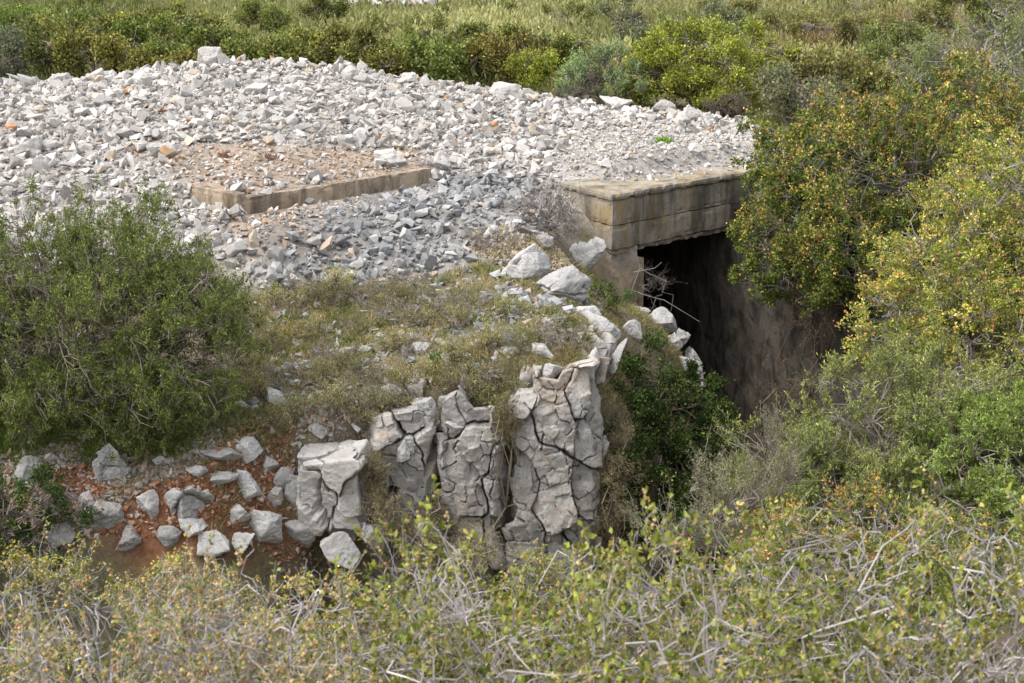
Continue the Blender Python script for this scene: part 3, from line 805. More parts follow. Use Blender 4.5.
# ------------------------------------------------------------------ concrete
def rbox(p0, p1, p2, p3, z0, z1, step=.05, r=.02, rough=.006, chip=.02, seed=0):
    """prism over the plan quad p0..p3 between z0 and z1, dense, with rounded chipped edges"""
    p0, p1, p2, p3 = [np.array(p, float) for p in (p0, p1, p2, p3)]
    L = np.linalg.norm(p1 - p0); W = np.linalg.norm(p3 - p0); Hh = z1 - z0
    n = [max(2, int(round(a / step))) for a in (L, W, Hh)]
    Vs, Fs, off = [], [], 0
    def face(a, b, fn):
        nonlocal off
        U, T = np.meshgrid(np.linspace(0, 1, a + 1), np.linspace(0, 1, b + 1))
        Vs.append(fn(U.ravel(), T.ravel())); base = np.arange((a + 1) * (b + 1)).reshape(b + 1, a + 1) + off
        Fs.append(np.stack([base[:-1, :-1], base[:-1, 1:], base[1:, 1:], base[1:, :-1]], -1).reshape(-1, 4)); off += (a + 1) * (b + 1)
    z = lambda u: np.zeros_like(u); o = lambda u: np.ones_like(u)
    face(n[0], n[2], lambda u, t: np.stack([u, z(u), t], 1)); face(n[0], n[2], lambda u, t: np.stack([1 - u, o(u), t], 1))
    face(n[1], n[2], lambda u, t: np.stack([o(u), u, t], 1)); face(n[1], n[2], lambda u, t: np.stack([z(u), 1 - u, t], 1))
    face(n[0], n[1], lambda u, t: np.stack([u, t, o(u)], 1)); face(n[0], n[1], lambda u, t: np.stack([u, 1 - t, z(u)], 1))
    V = np.concatenate(Vs); Fc = np.concatenate(Fs)
    key = np.round(V * 1e5).astype(np.int64); _, first, inv = np.unique(key, axis=0, return_index=True, return_inverse=True)
    V = V[first]; Fc = inv.ravel()[Fc]
    S = np.array([L, W, Hh]); M = V * S
    inner = np.clip(M, r, S - r); dlt = M - inner; nn = norm(dlt); M = inner + nn * np.minimum(r, np.linalg.norm(dlt, axis=1))[:, None]
    edge = ((M < .05).sum(1) + (M > S - .05).sum(1) >= 2)
    q = M + seed * 3.7
    M = M + nn * (fbm(q * 4, 4, seed) * rough)[:, None] - nn * (edge * chip * np.clip(fbm(q * 9, 3, seed + 4) + .1, 0, 1) * 1.5)[:, None]
    t = M / S
    xy = (p0[None] * ((1 - t[:, 0]) * (1 - t[:, 1]))[:, None] + p1[None] * (t[:, 0] * (1 - t[:, 1]))[:, None] + p2[None] * (t[:, 0] * t[:, 1])[:, None] + p3[None] * ((1 - t[:, 0]) * t[:, 1])[:, None])
    return np.column_stack([xy, z0 + M[:, 2]]), Fc

c0 = at_z(613, 194, 0)[:2]; c1_ = at_z(785, 164.3, 0)[:2]   # front top edge of the roof
cl = at_z(566, 183, 0)[:2]                                # back left corner seen
ax = (c1_ - c0) / np.linalg.norm(c1_ - c0); bx = np.array([-ax[1], ax[0]])
back = (cl - c0)
def Pt(a, b): return c0 + ax * a + bx * b
Lr = np.linalg.norm(c1_ - c0)
s0 = pxsize([c0[0], c0[1], 0]); 
bunk = thing('concrete_bunker', 'weathered concrete bunker mouth with heavy lintel over a dark passage, roof under rubble', 'bunker', (c0[0], c0[1], -4.2))
org = np.array([c0[0], c0[1], -4.2])
def bpart(name, V, Fc, mat, label=None):
    o = mk(name, local(V, org), Fc, mat, parent=bunk, smooth=False)
    if label: o['label'] = label
    return o
bk = back / np.linalg.norm(back)
bl = lambda a, b: Pt(a, 0) + bk * b
V, Fc = rbox(bl(-.03, -.03), bl(Lr + .03, -.03), bl(Lr + .03, 1.25), bl(-.03, 1.25), -.10, 0, .045, .02, .006, .035, 1)
bpart('roof_slab', V, Fc, M_CONC)
V, Fc = rbox(bl(0.01, 0.01), bl(Lr, 0.01), bl(Lr, 1.2), bl(.01, 1.2), -.49, -.105, .045, .012, .008, .02, 2)
bpart('lintel_beam', V, Fc, M_CONC)
V, Fc = rbox(bl(.0, 0), bl(Lr, 0), bl(Lr, 1.2), bl(0, 1.2), -.86, -.494, .045, .012, .008, .02, 3)
lo_ = bpart('lintel_beam', V, Fc, M_CONC)
V, Fc = rbox(bl(.02, .03), bl(Lr, .03), bl(Lr, .8), bl(.02, .8), -.95, -.864, .04, .02, .01, .05, 4)
bpart('lintel_lip', V, Fc, M_CONC)
V, Fc = rbox(bl(.04, .06), bl(.44, .06), bl(.44, .9), bl(.04, .9), -4.3, -.953, .06, .02, .008, .03, 5)
bpart('pillar', V, Fc, M_CONC)
wd = np.array([3.75 - 5.3, 22.23 - 18.0]); wd /= np.linalg.norm(wd); wn = np.array([wd[1], -wd[0]])
w0 = np.array([5.30, 18.0]) - wn * .16; wL = 8.8
V, Fc = rbox(w0, w0 + wd * wL, w0 + wd * wL + wn * .4, w0 + wn * .4, -4.4, -.10, .09, .02, .05, .05, 6)
# the wall top stays under the roof
V[:, 2] = np.where(V[:, 2] > -.94, np.minimum(V[:, 2], -.936), V[:, 2]) if False else V[:, 2]
keep_under = (V - 0)[:, :2] - c0[None]
bb = keep_under @ bx; V[:, 2] = np.where((bb > -1.1) & (V[:, 2] > -.94), -.94, V[:, 2]); V[:, 2] = np.where(V[:, 2] > -.45, -.45 + .2 * (V[:, 2] + .45), V[:, 2])
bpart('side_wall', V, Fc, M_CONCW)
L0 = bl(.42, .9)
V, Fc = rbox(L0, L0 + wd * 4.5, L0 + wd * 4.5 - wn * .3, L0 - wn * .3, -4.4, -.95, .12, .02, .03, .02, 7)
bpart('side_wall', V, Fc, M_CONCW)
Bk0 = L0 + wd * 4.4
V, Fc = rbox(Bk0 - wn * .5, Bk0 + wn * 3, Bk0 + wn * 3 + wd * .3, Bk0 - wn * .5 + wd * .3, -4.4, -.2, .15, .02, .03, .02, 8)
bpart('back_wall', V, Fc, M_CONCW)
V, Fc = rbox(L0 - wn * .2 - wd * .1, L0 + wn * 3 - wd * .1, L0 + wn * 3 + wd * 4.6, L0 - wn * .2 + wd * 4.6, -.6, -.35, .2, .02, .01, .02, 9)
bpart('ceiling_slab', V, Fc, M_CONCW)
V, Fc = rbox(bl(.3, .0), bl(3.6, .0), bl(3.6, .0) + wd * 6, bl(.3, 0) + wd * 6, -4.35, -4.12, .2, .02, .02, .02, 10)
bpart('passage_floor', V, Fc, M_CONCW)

# the low L-shaped ledge in the rubble
k0 = at_z(237, 199, .24)[:2]; k1 = at_z(432, 168, .24)[:2]; k2 = at_z(188, 189, .24)[:2]
led = thing('concrete_ledge', 'low L shaped concrete kerb half buried in the white rubble', 'kerb', (k0[0], k0[1], 0))
lorg = np.array([k0[0], k0[1], 0])
e1 = (k1 - k0) / np.linalg.norm(k1 - k0); e1n = np.array([-e1[1], e1[0]])
e2 = (k2 - k0) / np.linalg.norm(k2 - k0); e2n = np.array([e2[1], -e2[0]])
V, Fc = rbox(k0, k1, k1 + e1n * .16, k0 + e1n * .16, -.25, .24, .04, .012, .012, .03, 11)
o = mk('long_arm', local(V, lorg), Fc, M_LEDGE, parent=led)
V, Fc = rbox(k0 + e2 * .012 + e1 * 0, k2, k2 + e2n * .16, k0 + e2 * .012 + e2n * .16, -.25, .30, .04, .012, .012, .03, 12)
o = mk('short_arm', local(V, lorg), Fc, M_LEDGE, parent=led)

# ------------------------------------------------------------------ shrubs
def shrub(name, label, cat, lobes, root=None, tips=260, lpt=40, leaf=(.03, .012), sprig=.14, upright=.4, cols=None, wts=None, tipcols=None, tipamt=.3,
          twig=(.22,.18,.15), tr=.004, group=None, shell=.55, lump=.25, spread=.035, wig=.25, buds=0, budcol=(.46,.33,.17), lumpf=2.6, innerdark=.75, n3=34, sub=True, budsize=.008, kseg=3, gain=1.0, clump=11, clr=.10, free=False):
    """a shrub whose crown fills the union of lobes; lobes: (pixel x, pixel y, distance y, radius x px, radius z px) or world ('w', x,y,z, rx,ry,rz)"""
    Ls = []
    for L in lobes:
        if L[0] == 'w': Ls.append((np.array(L[1:4], float), np.array(L[4:7], float)))
        else:
            cpt = at_y(L[0], L[1], L[2]); s = pxsize(cpt)
            Ls.append((cpt, np.array([L[3] * s, (L[5] if len(L) > 5 else (L[3] + L[4]) / 2) * s, L[4] * s])))
    cs = np.array([l[0] for l in Ls]); rs = np.array([l[1] for l in Ls])
    if root is None:
        m = (cs * (rs.prod(1))[:, None]).sum(0) / rs.prod(1).sum(); root = (m[0], m[1])
    rz = float(H(np.array([root[0]]), np.array([root[1]]))[0]); root = np.array([root[0], root[1], rz - .02])
    area = (rs[:, 0] * rs[:, 2] + rs[:, 0] * rs[:, 1] + rs[:, 1] * rs[:, 2]); area = area / area.sum()
    seg0, seg1, sr0, sr1 = [], [], [], []
    def link(A, Bp, ra, rb, k=2):
        n = len(A); prev = A; L = np.linalg.norm(Bp - A, axis=1)[:, None]; k = max(k, kseg) if k > 1 else 1
        bow = rng.normal(size=(n, 3)) * wig * .45 + np.array([0, 0, .10])
        for i in range(1, k + 1):
            t = i / k; p = A + (Bp - A) * t
            if i < k: p = p + bow * L * math.sin(math.pi * t) + rng.normal(size=(n, 3)) * L * .055
            a = ra + (rb - ra) * (i - 1) / k; b = ra + (rb - ra) * t
            seg0.append(prev); seg1.append(p); sr0.append(np.broadcast_to(a, n).astype(float)); sr1.append(np.broadcast_to(b, n).astype(float)); prev = p
    def pts(n, f0, f1, li):
        d = rdir(n); lf = 1 + lump * fbm(d * lumpf + li * 7.7 + root[:1].sum() * 3, 3, 50 + li) * 1.6
        rad = (f0 + (f1 - f0) * rng.random(n) ** .7) * lf
        return cs[li] + d * rs[li] * rad[:, None], d
    L1 = cs * .55 + root * .45 + rng.normal(size=cs.shape) * rs * .1
    link(np.repeat(root[None], len(cs), 0), L1, tr * 5, tr * 3.2, 3)
    T, TD, INN = [], [], []
    for li in range(len(cs)):
        nt = max(6, int(tips * area[li])); n2_ = max(4, nt // 16); n3_ = max(6, nt // 4)
        a, _ = pts(n2_, .25, .55, li); link(np.repeat(L1[li][None], n2_, 0), a, tr * 3, tr * 2.1, 3)
        b, _ = pts(n3_, .5, .85, li)
        j = np.argmin(((b[:, None] - a[None]) ** 2).sum(2), 1); link(a[j], b, tr * 2, tr * 1.5, 3)
        ncl = max(5, int(nt / clump)); cc_, d_ = pts(ncl, shell, 1.02, li)
        kc = rng.integers(0, ncl, nt); c = cc_[kc] + rng.normal(size=(nt, 3)) * rs[li].mean() * clr; d = norm(d_[kc] + rng.normal(size=(nt, 3)) * .3)
        hz = H(c[:, 0], c[:, 1]); ok = (c[:, 2] > hz + .03) | free; c, d = c[ok], d[ok]
        if not len(c): continue
        j = np.argmin(((c[:, None] - b[None]) ** 2).sum(2), 1); link(b[j], c, tr * 1.5, tr * .8, 3)
        T.append(c); TD.append(d)
    T = np.concatenate(T); TD = np.concatenate(TD)
    nT = len(T)
    sd_ = norm(TD * .7 + np.array([0, 0, 1.]) * upright + rng.normal(size=(nT, 3)) * .45)
    slen = sprig * (.5 + rng.random(nT))
    tip_end = T + sd_ * slen[:, None]; link(T, tip_end, tr * .8, tr * .35, 2)
    if sub:  # side twiglets
        k = rng.integers(0, nT, nT * 2); tt_ = rng.random(nT * 2)
        A = T[k] + sd_[k] * (slen[k] * tt_)[:, None]; D2 = norm(sd_[k] + rng.normal(size=(nT * 2, 3)) * .9)
        A2 = A + D2 * (slen[k] * .6)[:, None]; link(A, A2, tr * .6, tr * .35, 1)
    P0 = np.concatenate(seg0); P1 = np.concatenate(seg1); V, Fc = tubes(P0, P1, np.concatenate(sr0), np.concatenate(sr1), 3)
    o = thing(name, label, cat, root, group)
    tw = np.repeat(pal(len(P0), [twig], [1], .2), 3, 0)
    mk('branches', local(V, root), Fc, M_TWIG, tint=tw, parent=o)
    if lpt > 0:
        n = nT * lpt; k = np.repeat(np.arange(nT), lpt); t = rng.random(n) ** .7
        useb = (rng.random(n) < .5) if sub else np.zeros(n, bool)
        base = T[k] + sd_[k] * (slen[k] * t)[:, None] + rng.normal(size=(n, 3)) * spread
        if sub:
            kk_ = rng.integers(0, len(A), n); bb_ = A[kk_] + (A2[kk_] - A[kk_]) * t[:, None] + rng.normal(size=(n, 3)) * spread * .5
            base = np.where(useb[:, None], bb_, base)
        D = norm(sd_[k] * .8 + rng.normal(size=(n, 3)) * .75 + np.array([0, 0, .25]))
        L = leaf[0] * (.6 + .7 * rng.random(n)); W = leaf[1] * (.6 + .7 * rng.random(n))
        C = pal(n, cols, wts, .18)
        tipcol_ok = rng.random(nT) < tipamt
        if tipcols is not None:
            up_ = np.clip(.35 + TD[:, 2] * .9, .05, 1); cn_ = .6 + 1.6 * sstep(-.25, .35, fbm(T * 1.9, 2, 88)); tipp = (rng.random(nT) < up_ * tipamt * 1.25 * cn_)
            sel = tipp[k] & (t > .45) & (rng.random(n) < .75); ct = pal(n, tipcols, [1] * len(tipcols), .15); C[sel] = ct[sel]
        patch = 1 + .25 * fbm(base * 2.2, 2, 77)
        sp_ = np.exp(rng.normal(size=nT) * .22)[k] * (.72 + .45 * np.clip(t, 0, 1))
        C = np.clip(C * (patch * sp_)[:, None], .004, 1)
        C = np.clip(C * 1.45 * gain, .004, .9); V, Fc = leaves(base, D, L, W, fold=.14)
        mk('foliage', local(V, root), Fc, M_LEAF, tint=C, parent=o)
    if buds:
        n = nT * buds; k = np.repeat(np.arange(nT), buds)
        base = T[k] + sd_[k] * (slen[k] * (.3 + .7 * rng.random(n)))[:, None] + rng.normal(size=(n, 3)) * spread * .6
        octv = np.array([(1,0,0),(-1,0,0),(0,1,0),(0,-1,0),(0,0,1.2),(0,0,-1.2)]); octf = np.array([(0,2,4),(2,1,4),(1,3,4),(3,0,4),(2,0,5),(1,2,5),(3,1,5),(0,3,5)])
        V = (base[:, None] + octv[None] * (budsize * (.5 + rng.random(n)))[:, None, None]).reshape(-1, 3)
        Fc = ((np.arange(n) * 6)[:, None, None] + octf[None]).reshape(-1, 3)
        mk('catkins', local(V, root), Fc, M_PEB, tint=np.repeat(pal(n, [budcol, (.50,.38,.17), (.36,.20,.08)], [3, 2, 1], .15), 8, 0), parent=o)
    return o

G_PHIL = [(.085,.110,.025),(.125,.15,.038),(.055,.075,.020),(.18,.19,.06)]
G_OAK = [(.055,.085,.015),(.09,.12,.02),(.035,.055,.012),(.14,.15,.03)]
T_OAK = [(.29,.14,.045),(.27,.18,.05),(.23,.20,.05),(.33,.23,.07)]
G_YEL = [(.20,.22,.03),(.13,.16,.025),(.27,.26,.045),(.08,.10,.02)]
G_ROS = [(.16,.175,.05),(.115,.135,.035),(.22,.23,.08),(.08,.095,.028)]
G_LIME = [(.12,.16,.035),(.17,.21,.055),(.08,.11,.025)]
G_DARK = [(.03,.06,.012),(.05,.09,.02),(.02,.035,.01),(.08,.13,.03)]

# big bush at the left
shrub('mock_privet_bush', 'very large olive green bush with pale twigs, at the left edge of the slope', 'bush',
  [(60,336,14.2,118,110),(170,350,14.0,82,90),(20,272,14.6,70,66),(125,266,14.6,66,50),(200,308,14.2,46,56),(-70,340,14.2,90,100),(100,400,13.8,110,45)], tips=3600, lpt=62, leaf=(.038,.012), sprig=.16, upright=1.3, gain=.9, wig=.15, clr=.13, clump=9,
  cols=G_PHIL + [(.19,.21,.05)], wts=[4,4,2,1.5,1.5], twig=(.24,.20,.165), tr=.0031, spread=.022, shell=.6, lump=.3)
shrub('spiny_oak_bush', 'small dark spiny green bush in the lower left corner of the bank', 'bush',
  [(15,515,12.6,62,36),(62,505,12.7,30,22),(-40,520,12.6,60,40),(20,550,12.5,50,25)], tips=560, lpt=44, leaf=(.026,.016), sprig=.08, cols=G_DARK, wts=[3,3,2,1], tipcols=T_OAK, tipamt=.12, tr=.003, spread=.025)
# large oak over the pit
shrub('kermes_oak', 'large dark oak shrub with orange tips hanging over the pit wall', 'shrub',
  [(830,165,20.5,85,62),(900,190,19.6,110,90),(808,235,19.7,58,50),(985,150,20.5,80,80),(850,255,19.0,70,50),(770,257,20.0,36,40),(792,150,20.6,34,36),(805,282,19.4,46,26),(880,250,18.7,60,50),(930,250,18.6,60,50),(905,290,18.6,50,45)],
  root=(6.0,19.6), tips=4600, lpt=40, clump=9, clr=.13, leaf=(.044,.030), sprig=.12, cols=G_OAK, wts=[4,4,3,2], tipcols=T_OAK, tipamt=.5, twig=(.21,.18,.16), tr=.0036, gain=1.2, spread=.035, lump=.4)
shrub('kermes_oak', 'bright orange tipped oak shrub with pale twigs at the right edge of the photo', 'shrub',
  [(955,265,14.6,75,80),(1010,215,15,70,90),(985,340,14.0,85,70),(900,330,14.2,48,48),(1060,300,14.4,80,110)], root=(5.9,14.5),
  tips=2500, lpt=38, clump=9, clr=.13, leaf=(.034,.022), sprig=.12, cols=[(.13,.15,.03),(.19,.19,.035),(.09,.11,.02)], wts=[3,3,2], tipcols=[(.38,.17,.07),(.34,.29,.06),(.36,.22,.10),(.28,.28,.06)], tipamt=.55, twig=(.30,.27,.25), tr=.0032, gain=1.35, spread=.03, lump=.35)
shrub('rosemary_bush', 'tall grey green rosemary bush with woody stems, leaning over the pit', 'bush',
  [(870,430,12.2,75,62),(800,480,11.9,60,50),(930,400,12.5,55,50),(760,520,11.6,45,40),(860,510,11.6,80,50)], root=(3.9,11.8),
  tips=1500, lpt=52, leaf=(.038,.011), sprig=.2, upright=1.1, gain=1.1, cols=G_ROS, wts=[4,3,2,2], twig=(.27,.23,.20), tr=.0038, spread=.012, lump=.35)
shrub('mastic_bush', 'fresh light green bush at the right edge below the orange oak', 'bush',
  [(985,470,11.6,70,58),(1040,450,11.8,60,70),(950,520,11.2,60,40),(1000,430,12,40,36)], root=(5.2,11.2),
  tips=1300, lpt=52, gain=1.15, leaf=(.038,.014), sprig=.15, upright=.9, cols=G_LIME, wts=[3,3,2], twig=(.26,.22,.18), tr=.0035, spread=.018)
shrub('rosemary_bush', 'slender rosemary sprigs standing up in front of the dark pit', 'bush',
  [(700,522,10.6,30,40),(660,540,10.4,28,30),(735,525,10.3,36,46),(778,465,11.0,22,52)], root=(1.7,10.3),
  tips=260, lpt=60, gain=.85, leaf=(.024,.005), sprig=.26, upright=2.2, cols=[(.17,.19,.10),(.12,.15,.07),(.22,.21,.13),(.20,.15,.12)], wts=[3,3,2,1], twig=(.25,.20,.17), tr=.003, spread=.01)
shrub('creeper', 'glossy dark green creeper covering the rocks above the pit', 'creeper',
  [(665,430,15.6,52,58),(640,385,15.9,34,36),(695,450,15.9,36,50),(655,480,15.2,45,48),(622,440,14.9,24,50),(640,440,15.2,44,50),(615,500,14.6,26,40),(622,395,15.2,24,34),(700,400,16.6,20,34),(660,505,14.8,48,40),(695,485,15.0,40,50)], root=(1.25,15.4),
  tips=3000, lpt=44, free=True, leaf=(.036,.022), sprig=.09, gain=.62, cols=[(.035,.065,.012),(.06,.10,.02),(.02,.04,.01),(.12,.17,.04)], wts=[4,3,2,1], tipcols=[(.22,.24,.06)], tipamt=.06, twig=(.20,.14,.10), tr=.003, spread=.035, lump=.3)
shrub('oak_seedling', 'low reddish oak sprigs creeping over stones below the rounded boulder', 'plant',
  [(605,300,17.2,16,20),(622,318,17.0,18,22),(648,345,16.9,16,14)], tips=110, lpt=26, leaf=(.03,.02), sprig=.07, cols=G_DARK, wts=[2,3,1,3], tipcols=[(.20,.08,.04)], tipamt=.1, tr=.002)
# behind the mound
bgk = dict(tr=.008, sub=False, spread=.09)
def bgs(label, lobes, cols, wts, tips=330, lpt=34, leaf=(.085,.05), name='green_shrub', cat='shrub', group=None, **kw):
    k = dict(bgk); k.update(kw)
    return shrub(name, label, cat, lobes, tips=tips, lpt=lpt, leaf=leaf, sprig=.18, cols=cols, wts=wts, group=group, **k)
GBK = [(.095,.105,.026),(.14,.145,.038),(.042,.050,.012),(.20,.19,.055)]
gname = 'green shrubs in the belt behind the mound'
for i, (u, v, yy, ru, rv) in enumerate([(20,52,34,50,26),(75,38,37,50,24),(95,56,33.5,42,20),(150,44,35,50,24),(190,66,32.6,22,10),(225,48,34,40,18),(262,58,33,36,14),(310,52,34,40,18),(350,48,33.5,36,17),(372,62,32.6,24,10),(420,62,33,36,16),(455,58,34,40,22),(500,56,33.5,40,20),(545,44,36,44,24),(165,26,41,50,18),(40,22,42,60,16)]):
    bgs('bushy yellow green shrub in the dense belt just behind the rubble mound', [(u,v+4,yy,ru,rv*.82),(u+ru*.6,v+4,yy-.4,ru*.55,rv*.75),(u-ru*.5,v+3,yy+.4,ru*.6,rv*.8)], [tuple(c_ * f_ for c_, f_ in zip(cc, (.85 + .06 * (i * 7 % 5), .88 + .06 * (i * 5 % 4), 1))) for cc in GBK], [3,3,3,1.5 + (i % 3)], group=gname, tips=230, lpt=44, lump=.45, shell=.7, gain=1.12)
bgs('little round yellow green bush at the rubble edge left of the flowering bush', [(534,70,31.2,17,17)], G_YEL, [3,3,2,1], tips=110, leaf=(.06,.04), spread=.06)
bgs('bright yellow green bush behind the pointed white blocks', [(680,68,30.0,48,34),(715,60,30.4,52,32),(650,78,29.8,30,22),(760,48,31,24,16),(720,92,29.4,34,16)], G_YEL, [4,3,3,1.5], tips=900, lpt=40, leaf=(.055,.04), spread=.07, lump=.35)
bgs('tall silvery flowering bush with upright stems behind the rubble', [(605,80,29.6,38,30),(582,88,29.6,24,20),(632,88,29.4,20,22)], [(.14,.20,.07),(.20,.24,.13),(.30,.30,.24),(.10,.15,.05)], [4,3,1,2], name='flowering_bush', cat='bush', tips=380, lpt=30, leaf=(.07,.018), upright=1.8, spread=.03)
shrub('thorny_cushion', 'leafless grey brown thorny cushion below the yellow green bush', 'shrub', [(726,108,28.6,24,13)], tips=300, lpt=5, leaf=(.03,.012), sprig=.1, cols=[(.12,.10,.07)], wts=[1], twig=(.17,.13,.11), tr=.005)
shrub('thorny_cushion', 'small dull grey cushion left of the flowering bush foot', 'shrub', [(568,98,29.3,16,9)], tips=130, lpt=14, leaf=(.04,.014), sprig=.1, cols=[(.12,.15,.10),(.16,.13,.10)], wts=[1,1], twig=(.2,.16,.13), tr=.005)
bgs('grey brown bare bush behind the large oak shrub', [(815,110,27,40,24),(790,90,28,26,16)], [(.15,.14,.09),(.11,.12,.06)], [1,1], tips=260, lpt=14, twig=(.22,.18,.16))
bgs('grey green bush with dead twigs in the upper right corner', [(985,70,26,60,50),(940,85,26,50,32),(1015,30,30,40,34)], [(.10,.13,.05),(.14,.17,.07),(.19,.18,.06)], [3,3,2], tips=800, lpt=22, leaf=(.05,.03), twig=(.30,.26,.24), spread=.05)
bgs('dark green bush at the top right corner of the photo', [(1005,8,38,40,26),(960,2,42,30,18)], GBK, [1,1,3,.5], tips=260, lpt=40)
bgs('olive bush above the yellow green one, beside brown heath', [(895,45,38,30,20),(870,60,34,20,14)], [(.10,.12,.04),(.14,.15,.05)], [1,1], tips=200, lpt=34)
bgs('round grey green bush behind the flowering bush', [(628,22,46,26,17)], [(.11,.12,.07),(.15,.15,.09)], [1,1], tips=160, lpt=40)
bgs('lone dark round bush standing in the pale plain', [(322,13,52,20,14)], GBK, [1,1,4,.5], tips=130, lpt=40)
bgs('grey leaved tall bush beyond the yellow green bush', [(705,30,38,40,18),(660,40,36,28,16)], [(.14,.15,.09),(.11,.12,.06)], [1,1], tips=260, lpt=34)
bgs('dark low bush at the left edge behind the mound', [(5,60,32.5,26,18)], [(.13,.14,.09),(.09,.10,.06)], [1,1], tips=130, lpt=34)
for i, (u, v, yy, ru, rv) in enumerate([(800,70,31,34,18),(850,80,29,30,18),(840,30,44,44,14),(780,24,48,44,12),(920,20,48,40,14),(735,12,56,40,10),(860,8,60,50,10),(560,18,55,34,9),(480,12,60,40,7),(400,30,50,30,9),(445,36,45,34,9),(590,10,62,30,8),(250,18,48,34,9),(90,8,60,50,10),(20,3,66,40,8),(380,3,70,40,8)]):
    bgs('low mixed heath bush on the scrubby plain', [(u,v,yy,ru,rv),(u+ru*.5,v+2,yy-.5,ru*.6,rv*.8)], [(.13,.13,.04),(.17,.13,.05),(.10,.11,.05),(.20,.19,.06)] if u > 650 else [(.12,.14,.035),(.16,.17,.05),(.09,.10,.03)], [1,1,1,1] if u > 650 else [1,1,1], tips=170, lpt=34, group='low heath bushes on the plain')

# dead brush and dry shrublets on the slope
def brush(label, u, v, ru, rv, tips=120, twig=(.26,.21,.18), lpt=6, cols=((.20,.17,.11),(.14,.14,.06)), name='dry_shrublet', group='dry shrublets on the grassy slope', tr=.0022, sprig=.1, up=.5, y=None):
    p = ground(u, v + rv * .6) if y is None else at_y(u, v, y); s = pxsize(p)
    c = np.array([p[0], p[1], float(H(p[:1], p[1:2])[0]) + rv * s * .35]) if y is None else p
    return shrub(name, label, 'shrub', [('w', c[0], c[1], c[2], ru * s, ru * s * .8, rv * s)], root=(c[0], c[1]), tips=tips, lpt=lpt, leaf=(.032,.007), sprig=sprig, upright=up, gain=random.uniform(.7, 1.25), clump=5, cols=list(cols), wts=[1] * len(cols), twig=twig, tr=tr, group=group, shell=.4, wig=.5, free=y is not None)
brush('tangled leafless grey brush beside the concrete roof corner', 545, 215, 42, 30, 420, (.23,.19,.165), 2, group=None, name='dead_brush', sprig=.16, tr=.003)
brush('second dead grey brush spilling left over the grey stones', 495, 238, 30, 14, 160, (.25,.21,.18), 2, group=None, name='dead_brush', sprig=.14)
shl = 'dry grey and olive shrublet on the grassy slope above the cliff'
for (u, v, ru, rv) in [(285,300,20,10),(318,292,18,10),(345,285,20,12),(388,298,20,12),(420,320,20,10),(455,322,18,12),(310,330,18,10),(345,365,20,12),(395,345,20,12),(415,375,20,12),(460,350,18,10),(490,340,18,10),(340,400,20,12),(380,425,18,12),(410,410,16,10),(280,420,20,10),(255,390,16,10),(480,395,20,14),(455,385,20,12),(320,380,18,10),(250,365,18,12)]:
    brush('feathery straw and olive tuft of low scrub on the grassy slope', u, v, ru, rv, 90, (.24,.19,.14), 26, ((.24,.21,.10),(.17,.18,.06),(.29,.24,.15)), group='feathery tufts on the grassy slope', sprig=.12, up=1.2)
for (u, v, ru, rv) in [(300,285,28,12),(330,300,24,12),(370,290,26,14),(405,283,24,14),(440,300,30,18),(350,325,22,12),(470,305,26,18),(395,310,26,14),(500,310,22,16),(330,350,26,14),(370,375,30,16),(300,370,22,12),(420,350,20,10),(355,400,30,16),(390,405,26,16),(330,425,26,14),(500,400,22,18),(485,375,26,14),(520,400,18,20),(440,420,22,12),(370,450,22,14),(270,345,18,14),(545,330,20,14),(520,345,20,10),(575,340,16,14),(270,380,20,12),(300,410,24,12),(505,425,16,24)]:
    k = random.random()
    brush(shl, u, v, ru, rv, 100, (.27,.23,.20) if k < .5 else (.20,.16,.13), 16 if k > .35 else 5, ((.16,.17,.055),(.22,.20,.08),(.12,.14,.04)) if k > .35 else ((.22,.19,.13),(.16,.14,.09)))
for (u, v, ru, rv, y) in [(385,520,26,26,13.5),(606,500,16,50,14.3),(420,540,22,24,13.6),(505,420,7,22,14.1),(620,470,18,40,14.45),(470,555,30,20,13.3),(372,478,12,26,13.8),(436,520,8,24,14.0),(612,510,16,30,14.2)]:
    brush('straw coloured dry tangle hanging in the joints of the cliff', u, v, ru, rv, 130, (.24,.19,.13), 18, ((.24,.19,.11),(.17,.15,.07)), group='dry tangles hanging on the cliff', y=y, name='dry_tangle')
# bare branch by the pillar
def twigs(name, label, cat, segs, r=.006, col=(.35,.32,.30)):
    P0, P1, R0, R1 = [], [], [], []
    for (pts_) in segs:
        W = [at_y(*p) for p in pts_]
        for i in range(len(W) - 1):
            P0.append(W[i]); P1.append(W[i + 1]); R0.append(r * (1 - .7 * i / len(W))); R1.append(r * (1 - .7 * (i + 1) / len(W)))
    P0, P1 = np.array(P0), np.array(P1); V, Fc = tubes(P0, P1, np.array(R0), np.array(R1), 5)
    o = mk(name, local(V, P0[0]), Fc, M_TWIG, tint=np.repeat(pal(len(P0), [col], [1], .1), 5, 0)); o.location = [float(a) for a in P0[0]]
    return tag(o, label, cat)
twigs('bare_branch', 'thin bare grey branch forking across the dark opening', 'branch',
  [[(628,300,18.6),(640,268,18.6),(650,274,18.5),(668,282,18.4)],[(632,290,18.6),(648,296,18.5),(664,300,18.4),(684,312,18.3),(700,322,18.2)],[(640,268,18.6),(636,252,18.6)],[(634,272,18.6),(655,268,18.5),(662,262,18.4)]], .0045)
twigs('bare_branch', 'dead hanging stem in front of the damp side wall', 'branch',
  [[(812,268,20.5),(806,300,20.4),(800,340,20.3),(794,360,20.2)],[(830,280,20),(812,310,20),(790,330,20),(776,360,19.9)]], .006, (.20,.15,.11))
p = at_y(653, 462, 14.9)
